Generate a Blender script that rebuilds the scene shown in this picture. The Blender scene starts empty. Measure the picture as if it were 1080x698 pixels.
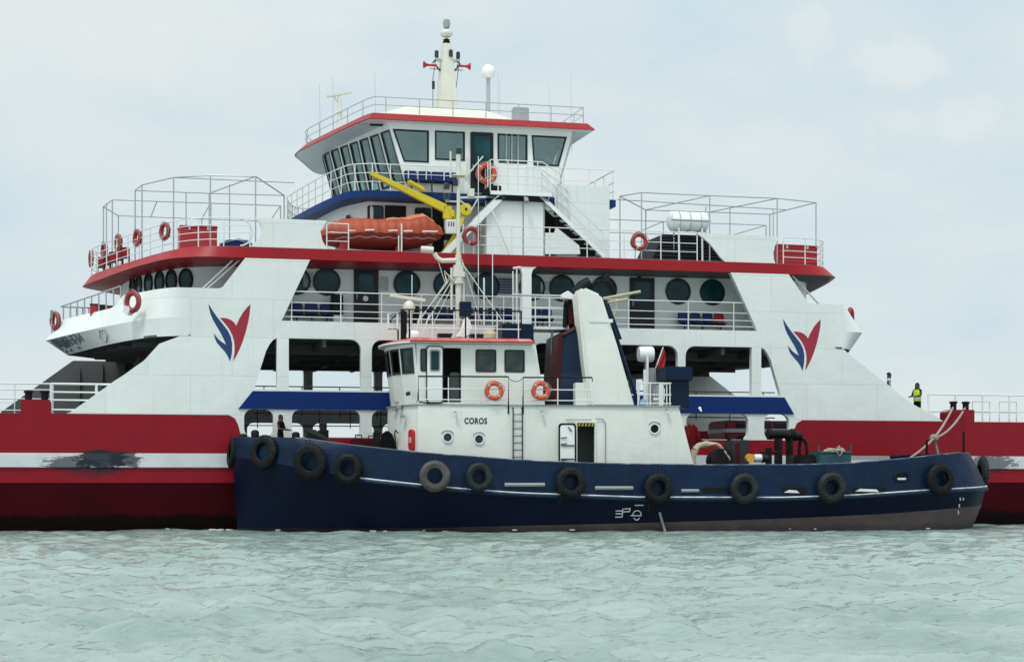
import bpy, bmesh, math, random
import numpy as np
from mathutils import Vector, Matrix, noise
from mathutils.geometry import tessellate_polygon
random.seed(7)
S = bpy.context.scene
COL = S.collection
rad = math.radians
# ------------------------------------------------------------------ camera, sky, sun, exposure
F, H, HY, CX = 1907.0, 1.89, 506.0, 540.0          # focal length in photo pixels, eye height, horizon row, centre column
cam = bpy.data.objects.new('camera', bpy.data.cameras.new('camera')); COL.objects.link(cam)
cam.location = (0, 0, H); cam.rotation_euler = (rad(90), 0, 0)
cam.data.sensor_width = 36; cam.data.lens = 36*F/1080
cam.data.shift_y = (HY-349)/1080
cam.data.clip_start = .5; cam.data.clip_end = 9000
S.camera = cam
S.view_settings.view_transform = 'Standard'; S.view_settings.look = 'None'
S.view_settings.exposure = 0.2; S.view_settings.gamma = 1; S.view_settings.use_curve_mapping = False
S.cycles.max_bounces = 6; S.cycles.transparent_max_bounces = 12
SUN_EL, SUN_AZ = 62, 205                              # azimuth clockwise from +Y
W = bpy.data.worlds.new('World'); S.world = W; W.use_nodes = True
def world():
    nt = W.node_tree; nt.nodes.clear(); N = nt.nodes.new; L = nt.links.new
    out = N('ShaderNodeOutputWorld'); sky = N('ShaderNodeTexSky'); sky.sky_type = 'NISHITA'; sky.sun_disc = False
    sky.sun_elevation = rad(SUN_EL); sky.sun_rotation = rad(SUN_AZ); sky.dust_density = 3
    b1 = N('ShaderNodeBackground'); b1.inputs[1].default_value = .08; L(sky.outputs[0], b1.inputs[0])
    tc = N('ShaderNodeTexCoord')
    mp = N('ShaderNodeMapping'); mp.inputs['Scale'].default_value = (1, 1, 2.6); L(tc.outputs['Generated'], mp.inputs[0])
    n1 = N('ShaderNodeTexNoise'); n1.inputs['Scale'].default_value = 3.6; n1.inputs['Detail'].default_value = 10; n1.inputs['Roughness'].default_value = .56; L(mp.outputs[0], n1.inputs[0])
    r1 = N('ShaderNodeValToRGB'); cr = r1.color_ramp
    cr.elements[0].position = .36; cr.elements[0].color = (.53, .665, .725, 1)
    cr.elements[1].position = .66; cr.elements[1].color = (.70, .745, .745, 1)
    L(n1.outputs[0], r1.inputs[0])
    last = r1.outputs[0]
    # a few soft cumulus puffs low in the sky
    n2 = N('ShaderNodeTexNoise'); n2.inputs['Scale'].default_value = 38; n2.inputs['Detail'].default_value = 9; n2.inputs['Roughness'].default_value = .62; L(tc.outputs['Generated'], n2.inputs[0])
    for (px, py, rx, rz, amt) in [(958, 68, .030, .015, .5), (1012, 124, .022, .012, .45), (852, 28, .014, .022, .4), (955, 130, .012, .008, .3), (820, 160, .05, .018, .3), (250, 60, .09, .03, .25)]:
        d = Vector(((px-CX)/F, 1, (HY-py)/F)).normalized()
        sub = N('ShaderNodeVectorMath'); sub.operation = 'SUBTRACT'; sub.inputs[1].default_value = d; L(tc.outputs['Generated'], sub.inputs[0])
        sc = N('ShaderNodeVectorMath'); sc.operation = 'MULTIPLY'; sc.inputs[1].default_value = (1/rx, 1/rx, 1/rz); L(sub.outputs[0], sc.inputs[0])
        ln = N('ShaderNodeVectorMath'); ln.operation = 'LENGTH'; L(sc.outputs[0], ln.inputs[0])
        ad = N('ShaderNodeMath'); ad.operation = 'MULTIPLY_ADD'; ad.inputs[1].default_value = 2.6; L(n2.outputs[0], ad.inputs[0]); L(ln.outputs['Value'], ad.inputs[2])
        mr = N('ShaderNodeMapRange'); mr.interpolation_type = 'SMOOTHSTEP'; mr.inputs['From Min'].default_value = 1.7; mr.inputs['From Max'].default_value = 2.45
        mr.inputs['To Min'].default_value = amt; mr.inputs['To Max'].default_value = 0; L(ad.outputs[0], mr.inputs[0])
        mx = N('ShaderNodeMix'); mx.data_type = 'RGBA'; mx.inputs[7].default_value = (.74, .765, .755, 1); L(mr.outputs[0], mx.inputs[0]); L(last, mx.inputs[6]); last = mx.outputs[2]
    b2 = N('ShaderNodeBackground'); L(last, b2.inputs[0])
    # overcast: brighter towards the zenith
    sx = N('ShaderNodeSeparateXYZ'); L(tc.outputs['Generated'], sx.inputs[0]); zr = N('ShaderNodeMapRange'); zr.interpolation_type = 'SMOOTHSTEP'
    zr.inputs['From Min'].default_value = .2; zr.inputs['From Max'].default_value = .95; zr.inputs['To Min'].default_value = 1.0; zr.inputs['To Max'].default_value = 1.75; L(sx.outputs[2], zr.inputs[0]); L(zr.outputs[0], b2.inputs[1])
    ms = N('ShaderNodeMixShader'); ms.inputs[0].default_value = .93; L(b1.outputs[0], ms.inputs[1]); L(b2.outputs[0], ms.inputs[2])
    L(ms.outputs[0], out.inputs[0])
world()
sd = bpy.data.lights.new('sun', 'SUN'); sd.energy = 1.5; sd.angle = rad(12); sd.color = (1, .96, .9)
so = bpy.data.objects.new('sun', sd); COL.objects.link(so)
_sv = Vector((math.sin(rad(SUN_AZ))*math.cos(rad(SUN_EL)), math.cos(rad(SUN_AZ))*math.cos(rad(SUN_EL)), math.sin(rad(SUN_EL))))
so.rotation_euler = (-_sv).to_track_quat('-Z', 'Y').to_euler(); so.location = (0, 0, 60)

# ------------------------------------------------------------------ measuring: a pixel of the photograph met with a real plane of a ship
class Frame:
    def __init__(s, px, z0, deg): s.t = rad(deg); s.ox = (px-CX)/F*z0; s.oy = z0; s.c = math.cos(s.t); s.n = math.sin(s.t)
    def at(s, px, py, yo=0.0):
        dx = (px-CX)/F; dz = (HY-py)/F
        t = (yo-s.n*s.ox+s.c*s.oy)/(-s.n*dx+s.c); X = t*dx-s.ox; Y = t-s.oy
        return s.c*X+s.n*Y, H+dz*t
    def x(s, px, yo=0.0): return s.at(px, 400, yo)[0]
    def world(s, x, y, z=0.0): return Vector((s.ox+s.c*x-s.n*y, s.oy+s.n*x+s.c*y, z))
A = Frame(540, 70.6, 14.3)       # ferry: origin on its near side, x along the ship, y across it
T = Frame(245, 66.9, 10.0)       # tug: origin at the stem on its centreline

# ------------------------------------------------------------------ materials
MATS = {}
def mat(name, col, rough=.5, metal=0, var=.10, scale=1.5, streak=0., streak_col=(.18, .10, .06), bump=0., spec=.5, grime=0., grime_col=(.05,.045,.04), gscale=2.0, seams=False):
    if name in MATS: return MATS[name]
    m = bpy.data.materials.new(name); m.use_nodes = True; nt = m.node_tree; N = nt.nodes.new; L = nt.links.new
    b = nt.nodes['Principled BSDF']; b.inputs['Roughness'].default_value = rough; b.inputs['Metallic'].default_value = metal
    b.inputs['Specular IOR Level'].default_value = spec
    tc = N('ShaderNodeTexCoord')
    n = N('ShaderNodeTexNoise'); n.inputs['Scale'].default_value = scale; n.inputs['Detail'].default_value = 5; L(tc.outputs['Object'], n.inputs[0])
    mr = N('ShaderNodeMapRange'); mr.inputs['To Min'].default_value = 1-var; mr.inputs['To Max'].default_value = 1+var; mr.inputs['From Min'].default_value = .25; mr.inputs['From Max'].default_value = .75; L(n.outputs[0], mr.inputs[0])
    vm = N('ShaderNodeVectorMath'); vm.operation = 'SCALE'; vm.inputs[0].default_value = col[:3]; L(mr.outputs[0], vm.inputs['Scale'])
    last = vm.outputs[0]
    def mixin(fac, c2):
        nonlocal last
        mx = N('ShaderNodeMix'); mx.data_type = 'RGBA'; mx.inputs[7].default_value = (*c2, 1); L(fac, mx.inputs[0]); L(last, mx.inputs[6]); last = mx.outputs[2]
    if streak:
        mp = N('ShaderNodeMapping'); mp.inputs['Scale'].default_value = (7, 7, .35); L(tc.outputs['Object'], mp.inputs[0])
        n2 = N('ShaderNodeTexNoise'); n2.inputs['Scale'].default_value = 1.0; n2.inputs['Detail'].default_value = 6; n2.inputs['Roughness'].default_value = .65; L(mp.outputs[0], n2.inputs[0])
        r2 = N('ShaderNodeMapRange'); r2.inputs['From Min'].default_value = .55; r2.inputs['From Max'].default_value = .85; r2.inputs['To Max'].default_value = streak; L(n2.outputs[0], r2.inputs[0])
        mixin(r2.outputs[0], streak_col)
    if grime:
        n3 = N('ShaderNodeTexNoise'); n3.inputs['Scale'].default_value = gscale; n3.inputs['Detail'].default_value = 8; n3.inputs['Roughness'].default_value = .7; L(tc.outputs['Object'], n3.inputs[0])
        r3 = N('ShaderNodeMapRange'); r3.inputs['From Min'].default_value = .5; r3.inputs['From Max'].default_value = .72; r3.inputs['To Max'].default_value = grime; L(n3.outputs[0], r3.inputs[0])
        mixin(r3.outputs[0], grime_col)
    if seams:        # faint welded plate joints
        sx = N('ShaderNodeSeparateXYZ'); L(tc.outputs['Object'], sx.inputs[0]); cx = N('ShaderNodeCombineXYZ'); L(sx.outputs[0], cx.inputs[0]); L(sx.outputs[2], cx.inputs[1])
        bt = N('ShaderNodeTexBrick'); bt.inputs['Color1'].default_value = (1, 1, 1, 1); bt.inputs['Color2'].default_value = (.94, .945, .94, 1); bt.inputs['Mortar'].default_value = (.80, .79, .76, 1)
        bt.inputs['Scale'].default_value = 1; bt.inputs['Mortar Size'].default_value = .012; bt.inputs['Brick Width'].default_value = 3.1; bt.inputs['Row Height'].default_value = 1.45; L(cx.outputs[0], bt.inputs[0])
        mm = N('ShaderNodeMix'); mm.data_type = 'RGBA'; mm.blend_type = 'MULTIPLY'; mm.inputs[0].default_value = 1; L(last, mm.inputs[6]); L(bt.outputs[0], mm.inputs[7]); last = mm.outputs[2]
    L(last, b.inputs['Base Color'])
    rr = N('ShaderNodeMapRange'); rr.inputs['To Min'].default_value = max(.03, rough-.1); rr.inputs['To Max'].default_value = min(1, rough+.12); L(n.outputs[0], rr.inputs[0]); L(rr.outputs[0], b.inputs['Roughness'])
    if bump:
        nb = N('ShaderNodeTexNoise'); nb.inputs['Scale'].default_value = 1.3; nb.inputs['Detail'].default_value = 3; L(tc.outputs['Object'], nb.inputs[0])
        bp = N('ShaderNodeBump'); bp.inputs['Strength'].default_value = bump; bp.inputs['Distance'].default_value = .04; L(nb.outputs[0], bp.inputs['Height']); L(bp.outputs[0], b.inputs['Normal'])
    MATS[name] = m; return m
def scuffed(name, col, spots, rough=.45, dark=(.015, .018, .03)):
    """paint with black rub marks at given places (object x, z, half sizes)"""
    m = mat(name, col, rough, var=.09, spec=.25, streak=.10, streak_col=(col[0]*.45, col[1]*.5+.005, col[2]*.5), bump=.25)
    nt = m.node_tree; N = nt.nodes.new; L = nt.links.new; b = nt.nodes['Principled BSDF']
    last = b.inputs['Base Color'].links[0].from_socket
    tc = N('ShaderNodeTexCoord'); mp = N('ShaderNodeMapping'); mp.inputs['Scale'].default_value = (1.6, 1.6, 6); L(tc.outputs['Object'], mp.inputs[0])
    n = N('ShaderNodeTexNoise'); n.inputs['Scale'].default_value = 1.5; n.inputs['Detail'].default_value = 12; n.inputs['Roughness'].default_value = .78; L(mp.outputs[0], n.inputs[0])
    mpp = N('ShaderNodeMapping'); mpp.inputs['Scale'].default_value = (.35, 1, 14); L(tc.outputs['Object'], mpp.inputs[0])
    ns = N('ShaderNodeTexNoise'); ns.inputs['Scale'].default_value = 1.2; ns.inputs['Detail'].default_value = 7; ns.inputs['Roughness'].default_value = .7; L(mpp.outputs[0], ns.inputs[0])
    rs = N('ShaderNodeMapRange'); rs.inputs['From Min'].default_value = .60; rs.inputs['From Max'].default_value = .70; rs.inputs['To Max'].default_value = .38; L(ns.outputs[0], rs.inputs[0])
    ms = N('ShaderNodeMix'); ms.data_type = 'RGBA'; ms.inputs[7].default_value = (col[0]*.4, col[1]*.4+.003, col[2]*.4, 1); L(rs.outputs[0], ms.inputs[0]); L(last, ms.inputs[6]); last = ms.outputs[2]
    for (x, z, rx, rz, amt) in spots:
        s1 = N('ShaderNodeVectorMath'); s1.operation = 'SUBTRACT'; s1.inputs[1].default_value = (x, 0, z); L(tc.outputs['Object'], s1.inputs[0])
        s2 = N('ShaderNodeVectorMath'); s2.operation = 'MULTIPLY'; s2.inputs[1].default_value = (1/rx, 0, 1/rz); L(s1.outputs[0], s2.inputs[0])
        ln = N('ShaderNodeVectorMath'); ln.operation = 'LENGTH'; L(s2.outputs[0], ln.inputs[0])
        ad = N('ShaderNodeMath'); ad.operation = 'MULTIPLY_ADD'; ad.inputs[1].default_value = -2.4; L(n.outputs[0], ad.inputs[0]); L(ln.outputs['Value'], ad.inputs[2])
        mr = N('ShaderNodeMapRange'); mr.inputs['From Min'].default_value = -.46; mr.inputs['From Max'].default_value = -.34; mr.inputs['To Min'].default_value = amt; mr.inputs['To Max'].default_value = 0; L(ad.outputs[0], mr.inputs[0])
        mx = N('ShaderNodeMix'); mx.data_type = 'RGBA'; mx.inputs[7].default_value = (*dark, 1); L(mr.outputs[0], mx.inputs[0]); L(last, mx.inputs[6]); last = mx.outputs[2]
    L(last, b.inputs['Base Color'])
    return m
def wet_band(m, col, z1, amt=.9):
    nt = m.node_tree; N = nt.nodes.new; L = nt.links.new; b = nt.nodes['Principled BSDF']; last = b.inputs['Base Color'].links[0].from_socket
    tc = N('ShaderNodeTexCoord'); sx = N('ShaderNodeSeparateXYZ'); L(tc.outputs['Object'], sx.inputs[0])
    n = N('ShaderNodeTexNoise'); n.inputs['Scale'].default_value = 2.2; n.inputs['Detail'].default_value = 8; L(tc.outputs['Object'], n.inputs[0])
    ad = N('ShaderNodeMath'); ad.operation = 'MULTIPLY_ADD'; ad.inputs[1].default_value = -.5; L(n.outputs[0], ad.inputs[0]); L(sx.outputs[2], ad.inputs[2])
    mr = N('ShaderNodeMapRange'); mr.inputs['From Min'].default_value = z1-.32; mr.inputs['From Max'].default_value = z1-.12; mr.inputs['To Min'].default_value = amt; mr.inputs['To Max'].default_value = 0; L(ad.outputs[0], mr.inputs[0])
    mx = N('ShaderNodeMix'); mx.data_type = 'RGBA'; mx.inputs[7].default_value = (*col, 1); L(mr.outputs[0], mx.inputs[0]); L(last, mx.inputs[6]); L(mx.outputs[2], b.inputs['Base Color'])
SPOTS = [(-15.6, 2.62, 1.15, .5, .96), (-16.7, 2.5, 1.2, .32, .8), (-14.8, 2.62, .7, .4, .85), (-16.0, 2.15, 1.0, .22, .5), (20.6, 2.55, 1.5, .4, .75), (20.0, 2.1, .9, .4, .5), (15.5, 2.8, 4, .12, .45)]
M_white = mat('white_ship_paint', (.77, .805, .78), .42, var=.045, scale=.35, streak=.32, streak_col=(.46, .40, .32), bump=.7, seams=True)
M_white2 = mat('white_bright_paint', (.82, .84, .82), .42, var=.04, scale=.6, streak=.10, streak_col=(.42, .38, .3), bump=.1)
M_cabin = mat('cabin_wall_paint', (.74, .78, .76), .5, var=.05, scale=.5, streak=.10, streak_col=(.3, .29, .25))
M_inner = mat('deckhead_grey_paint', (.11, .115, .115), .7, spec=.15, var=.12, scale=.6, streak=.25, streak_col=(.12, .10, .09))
M_cream = mat('cream_mast_paint', (.66, .65, .56), .45, var=.06, streak=.18, streak_col=(.35, .25, .15))
M_hullred = scuffed('hull_red_paint', (.25, .003, .013), SPOTS)
M_hullstripe = scuffed('hull_white_stripe_paint', (.62, .65, .65), SPOTS)
M_under = mat('lower_hull_dark_red', (.075, .0012, .007), .6, spec=.12, var=.18, scale=.8, streak=.6, streak_col=(.03, .004, .006), grime=.5, grime_col=(.02, .004, .005), gscale=.7)  # darker red for the hull below the chine
M_fascia = mat('deck_edge_red_paint', (.32, .006, .013), .45, spec=.3, var=.07, scale=.8, streak=.15, streak_col=(.2, .02, .02))
M_redsoft = mat('red_paint', (.40, .016, .022), .5, var=.1)
M_bluedeck = mat('deck_blue_paint', (.002, .03, .15), .45, spec=.25, var=.08)
M_band = mat('blue_band_paint', (.0012, .022, .135), .45, spec=.2, var=.08, scale=.8, streak=.1, streak_col=(.01, .02, .06))
M_steel = mat('rail_grey_paint', (.42, .45, .45), .4, metal=.2, var=.08)
M_railwhite = mat('rail_white_paint', (.72, .74, .72), .45, var=.05)
M_black = mat('black_rubber', (.006, .0065, .007), .6, spec=.2, var=.3, scale=4, grime=.25, grime_col=(.07, .08, .075), gscale=5)
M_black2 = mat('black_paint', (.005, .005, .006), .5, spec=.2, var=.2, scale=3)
M_door = mat('dark_door_paint', (.010, .012, .016), .4, var=.1, spec=.3)
M_tire = mat('worn_tire_rubber', (.011, .016, .018), .65, spec=.3, var=.4, scale=3.5, grime=.45, grime_col=(.06, .075, .078), gscale=3)
M_tirebrown = mat('faded_brown_tire_rubber', (.06, .052, .05), .65, var=.4, scale=3.5, grime=.6, grime_col=(.16, .15, .145), gscale=3)
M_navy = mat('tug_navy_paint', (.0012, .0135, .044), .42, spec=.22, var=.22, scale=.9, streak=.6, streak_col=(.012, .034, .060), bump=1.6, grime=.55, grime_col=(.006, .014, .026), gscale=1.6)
M_navylow = mat('tug_lower_navy_shaded', (.0012, .004, .020), .45, spec=.16, var=.2, scale=.9, streak=.3, streak_col=(.01, .014, .03), bump=.6)  # navy with the shade of the inward-sloping lower hull put into the colour
M_boot = mat('tug_boot_top_weathered', (.082, .054, .052), .7, var=.25, scale=1.2, streak=.5, streak_col=(.10, .11, .105), grime=.7, grime_col=(.05, .045, .045), gscale=1.3)
M_tugwhite = mat('tug_white_paint', (.76, .775, .72), .45, var=.06, scale=.5, streak=.3, streak_col=(.45, .36, .25), bump=.8)
M_tugfunnel = mat('tug_funnel_blue', (.0012, .0125, .036), .4, var=.1, spec=.2)
M_funnelred = mat('tug_funnel_red', (.05, .002, .005), .4, var=.15, spec=.25)
M_seat = mat('blue_plastic_seat', (.003, .022, .12), .4, spec=.25, var=.08)
M_seatred = mat('red_plastic_seat', (.30, .012, .02), .4, var=.08)
M_orange = mat('orange_tarpaulin', (.36, .052, .018), .6, var=.14, scale=2, streak=.15, streak_col=(.3, .05, .03), bump=.8)
M_orangetop = mat('pale_orange_tarpaulin', (.60, .20, .12), .65, var=.12, scale=2, bump=.8)  # paler orange for the top and ridge of the boat cover
M_boathull = mat('orange_boat_hull', (.27, .022, .012), .35, var=.1)
M_ring = mat('orange_life_ring', (.62, .085, .035), .55, var=.15, scale=5)
M_ringred = mat('dark_red_life_ring', (.28, .025, .03), .5, var=.15, scale=5)
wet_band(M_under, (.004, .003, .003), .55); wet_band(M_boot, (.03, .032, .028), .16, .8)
M_ringband = mat('worn_grey_band', (.42, .40, .38), .5, var=.2, scale=6)
M_tape = mat('reflective_white_tape', (.72, .72, .70), .4, var=.05)
M_yellow = mat('yellow_crane_paint', (.62, .50, .015), .42, var=.08, streak=.15, streak_col=(.3, .2, .02))
M_vest = mat('hi_vis_yellow_cloth', (.50, .78, .06), .7, var=.1)
M_skin = mat('dark_skin', (.06, .035, .025), .6, var=.1)
M_cloth = mat('white_shirt_cloth', (.5, .53, .55), .8, var=.1)
M_dcloth = mat('dark_cloth', (.007, .008, .01), .9, spec=.1, var=.2)
M_hair = mat('black_hair', (.006, .006, .006), .7, var=.2)
M_canvas = mat('cream_canvas', (.44, .38, .29), .85, var=.15, scale=3, bump=1.)
M_redtarp = mat('red_tarpaulin', (.42, .018, .022), .6, var=.12, bump=.8)
M_teal = mat('teal_painted_box', (.02, .085, .11), .5, var=.3, grime=.6, grime_col=(.12, .10, .08), gscale=3)
M_rope = mat('grey_mooring_rope', (.30, .26, .22), .9, var=.25, scale=8)
M_wire = mat('white_rigging_wire', (.68, .68, .62), .5, var=.05)
M_dgrey = mat('dark_grey_metal', (.03, .032, .035), .55, spec=.25, var=.2)
M_grey = mat('grey_metal', (.28, .30, .30), .5, var=.15)
M_lamp = mat('lamp_glass_dark', (.02, .025, .03), .15, var=.05)
M_lampred = mat('red_plastic', (.5, .02, .02), .3, var=.05)
M_amber = mat('amber_yellow_plastic', (.68, .33, .03), .4, var=.1)
M_redlink = mat('faded_red_steel', (.3, .03, .03), .5, var=.15)
M_wood = mat('pale_wood_pole', (.50, .42, .30), .6, var=.15)
M_mark = mat('white_hull_mark', (.68, .7, .7), .5, var=.1)
M_letter = mat('black_lettering', (.015, .017, .02), .5, var=.1)
M_nameblue = mat('weathered_blue_lettering', (.13, .17, .22), .6, var=.4, scale=6)
M_beige = mat('beige_upholstery', (.42, .34, .22), .8, var=.1)
M_logoblue = mat('emblem_blue', (.006, .04, .14), .4, var=.05)
M_logored = mat('emblem_red', (.33, .013, .035), .4, var=.06)
M_panel = mat('pale_sign_plate', (.40, .46, .46), .5, var=.25, scale=9)
M_glassdark = mat('porthole_glass', (.010, .05, .062), .08, var=.6, scale=1.2, spec=.22)
def glass(name, tint, fac, rough=.04):
    m = bpy.data.materials.new(name); m.use_nodes = True; nt = m.node_tree; nt.nodes.clear(); N = nt.nodes.new; L = nt.links.new
    o = N('ShaderNodeOutputMaterial'); t = N('ShaderNodeBsdfTransparent'); t.inputs[0].default_value = (*tint, 1)
    g = N('ShaderNodeBsdfGlossy'); g.inputs['Roughness'].default_value = rough; g.inputs[0].default_value = (.8, .95, .92, 1)
    n = N('ShaderNodeTexNoise'); n.inputs['Scale'].default_value = 2; mr = N('ShaderNodeMapRange'); mr.inputs['To Min'].default_value = fac-.05; mr.inputs['To Max'].default_value = fac+.06; L(n.outputs[0], mr.inputs[0])
    mx = N('ShaderNodeMixShader'); L(mr.outputs[0], mx.inputs[0]); L(t.outputs[0], mx.inputs[1]); L(g.outputs[0], mx.inputs[2]); L(mx.outputs[0], o.inputs[0]); return m
M_glass = glass('tinted_window_glass', (.72, .82, .81), .15)
M_glass2 = glass('tug_window_glass', (.22, .33, .33), .06)

# ------------------------------------------------------------------ mesh builder
class MB:
    def __init__(s): s.v = []; s.f = []; s.m = []
    def add(s, vs, fs, mi=0):
        o = len(s.v); s.v += [tuple(v) for v in vs]; s.f += [tuple(i+o for i in f) for f in fs]; s.m += [mi]*len(fs); return s
    def box(s, x0, x1, y0, y1, z0, z1, mi=0, rot=None, about=None):
        vs = [Vector((x, y, z)) for z in (z0, z1) for y in (y0, y1) for x in (x0, x1)]
        if rot is not None:
            c = Vector(about) if about else Vector(((x0+x1)/2, (y0+y1)/2, (z0+z1)/2)); vs = [rot @ (v-c)+c for v in vs]
        return s.add(vs, [(0, 2, 3, 1), (4, 5, 7, 6), (0, 1, 5, 4), (2, 6, 7, 3), (0, 4, 6, 2), (1, 3, 7, 5)], mi)
    def tube(s, pts, r, n=6, closed=False, mi=0, cap=True, r2=None):
        pts = [Vector(p) for p in pts]; k = len(pts)
        if k < 2: return s
        rings = []; up = None
        for i, p in enumerate(pts):
            if closed: t = (pts[(i+1) % k]-pts[i-1])
            else: t = pts[min(i+1, k-1)]-pts[max(i-1, 0)]
            if t.length < 1e-9: t = Vector((0, 0, 1))
            t.normalize()
            if up is None: up = Vector((0, 0, 1)) if abs(t.z) < .9 else Vector((0, 1, 0))
            a = t.cross(up)
            if a.length < 1e-4: a = t.cross(Vector((1, 0, 0)))
            a.normalize(); b = a.cross(t).normalized(); up = b
            rr = r if r2 is None else r+(r2-r)*i/(k-1)
            rings.append([p+(a*math.cos(2*math.pi*j/n)+b*math.sin(2*math.pi*j/n))*rr for j in range(n)])
        vs = [v for q in rings for v in q]; fs = []
        for i in range(k if closed else k-1):
            i2 = (i+1) % k
            for j in range(n): fs.append((i*n+j, i*n+(j+1) % n, i2*n+(j+1) % n, i2*n+j))
        if cap and not closed: fs.append(tuple(range(n))[::-1]); fs.append(tuple((k-1)*n+j for j in range(n)))
        return s.add(vs, fs, mi)
    def lathe(s, prof, c=(0, 0, 0), n=24, axis='Z', mi=0, closed=False):
        vs = []; c = Vector(c); k = len(prof)
        for j in range(n):
            a = 2*math.pi*j/n
            for (r, h) in prof:
                p = {'Z': (r*math.cos(a), r*math.sin(a), h), 'Y': (r*math.cos(a), h, r*math.sin(a)), 'X': (h, r*math.cos(a), r*math.sin(a))}[axis]
                vs.append(c+Vector(p))
        fs = []
        for j in range(n):
            j2 = (j+1) % n
            for i in range(k if closed else k-1):
                i2 = (i+1) % k
                fs.append((j*k+i, j2*k+i, j2*k+i2, j*k+i2))
        return s.add(vs, fs, mi)
    def prism(s, poly, f, t, holes=(), mi=0):
        """poly/holes: 2D loops; f(u,v,w) -> 3D; thickness t along w"""
        loops = [list(poly)]+[list(h) for h in holes]
        tess = tessellate_polygon([[Vector((p[0], p[1], 0)) for p in l] for l in loops])
        flat = [p for l in loops for p in l]; n = len(flat)
        vs = [f(p[0], p[1], 0) for p in flat]+[f(p[0], p[1], t) for p in flat]
        fs = [tuple(q) for q in tess]+[tuple(i+n for i in q[::-1]) for q in tess]
        o = 0
        for l in loops:
            k = len(l)
            for i in range(k): a = o+i; b = o+(i+1) % k; fs.append((a, b, b+n, a+n))
            o += k
        return s.add(vs, fs, mi)
    def slab(s, out0, out1, z0, z1, droop=None, mi=0):
        """closed plan outlines (same count) at z0 and z1"""
        d = droop or (lambda x, y: 0); n = len(out0)
        vs = [(x, y, z0+d(x, y)) for x, y in out0]+[(x, y, z1+d(x, y)) for x, y in out1]
        fs = [(i, (i+1) % n, n+(i+1) % n, n+i) for i in range(n)]
        t = tessellate_polygon([[Vector((x, y, 0)) for x, y in out0]])
        fs += [tuple(q) for q in t]; t = tessellate_polygon([[Vector((x, y, 0)) for x, y in out1]])
        fs += [tuple(i+n for i in q) for q in t]
        return s.add(vs, fs, mi)
    def grid(s, rows, mi=0, closed=False):
        n = len(rows[0]); vs = [p for r in rows for p in r]; fs = []
        for i in range(len(rows)-1):
            for j in range(n if closed else n-1):
                j2 = (j+1) % n; fs.append((i*n+j, i*n+j2, (i+1)*n+j2, (i+1)*n+j))
        return s.add(vs, fs, mi)
    def build(s, name, mats, parent=None, loc=None, label=None, bevel=0, smooth=35, rotz=0):
        me = bpy.data.meshes.new(name); me.from_pydata([tuple(v) for v in s.v], [], s.f)
        mats = mats if isinstance(mats, (list, tuple)) else [mats]
        for m in mats: me.materials.append(m)
        me.polygons.foreach_set('material_index', s.m)
        bm = bmesh.new(); bm.from_mesh(me); bmesh.ops.remove_doubles(bm, verts=bm.verts, dist=.0004); bmesh.ops.recalc_face_normals(bm, faces=bm.faces)
        if bevel:
            es = [e for e in bm.edges if len(e.link_faces) == 2 and e.calc_face_angle(0) > .6]
            bmesh.ops.bevel(bm, geom=es, offset=bevel, segments=2, affect='EDGES', clamp_overlap=True)
        bm.to_mesh(me); bm.free()
        me.polygons.foreach_set('use_smooth', [True]*len(me.polygons))
        try: me.set_sharp_from_angle(angle=rad(smooth))
        except Exception: pass
        me.update()
        o = bpy.data.objects.new(name, me); COL.objects.link(o)
        if parent: o.parent = parent
        if loc is not None: o.location = loc
        if rotz: o.rotation_euler.z = rotz
        if label: o['label'] = label
        return o
def empty(name, label, cat, loc=(0, 0, 0), rotz=0, group=None):
    o = bpy.data.objects.new(name, None); COL.objects.link(o); o.location = loc; o.rotation_euler.z = rotz; o.empty_display_size = .3
    return tag(o, label, cat, group)
def tag(o, label, cat, group=None):
    o['label'] = label; o['category'] = cat
    if group: o['group'] = group
    return o
def onship(fr, name, label, cat, x, y, z, rz=0, group=None): return empty(name, label, cat, fr.world(x, y, z), fr.t+rz, group)
def copy_thing(o, parent=None):
    c = o.copy(); COL.objects.link(c)
    if parent: c.parent = parent
    for ch in list(o.children): copy_thing(ch, c)
    return c
def crom(pts, n=6):
    pts = [Vector((*p, 0)) if len(p) == 2 else Vector(p) for p in pts]; out = []
    for i in range(len(pts)-1):
        p0 = pts[max(i-1, 0)]; p1 = pts[i]; p2 = pts[i+1]; p3 = pts[min(i+2, len(pts)-1)]
        for j in range(n):
            t = j/n; out.append(.5*((2*p1)+(-p0+p2)*t+(2*p0-5*p1+4*p2-p3)*t*t+(-p0+3*p1-3*p2+p3)*t**3))
    out.append(pts[-1]); return out
def lerp(a, b, t): return a+(b-a)*t
def interp(tab, x):
    if x <= tab[0][0]: return tab[0][1]
    for (x0, v0), (x1, v1) in zip(tab, tab[1:]):
        if x <= x1: return lerp(v0, v1, (x-x0)/(x1-x0))
    return tab[-1][1]
def rrect(u0, u1, v0, v1, r, n=4, tl=None, tr=None, bl=None, br=None):
    """rounded rectangle loop, counter-clockwise from bottom-left; r per corner"""
    R = [r if q is None else q for q in (bl, br, tr, tl)]; out = []
    for (cx, cy, a0, q) in ((u0, v0, 180, R[0]), (u1, v0, 270, R[1]), (u1, v1, 0, R[2]), (u0, v1, 90, R[3])):
        if q <= 0: out.append((cx, cy)); continue
        sx = 1 if cx == u0 else -1; sy = 1 if cy == v0 else -1
        for k in range(n+1):
            a = rad(a0+90*k/n); out.append((cx+sx*q+q*math.cos(a), cy+sy*q+q*math.sin(a)))
    return out
def circle2(cx, cy, r, n=28, sx=1): return [(cx+r*sx*math.cos(2*math.pi*k/n), cy+r*math.sin(2*math.pi*k/n)) for k in range(n)]
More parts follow.
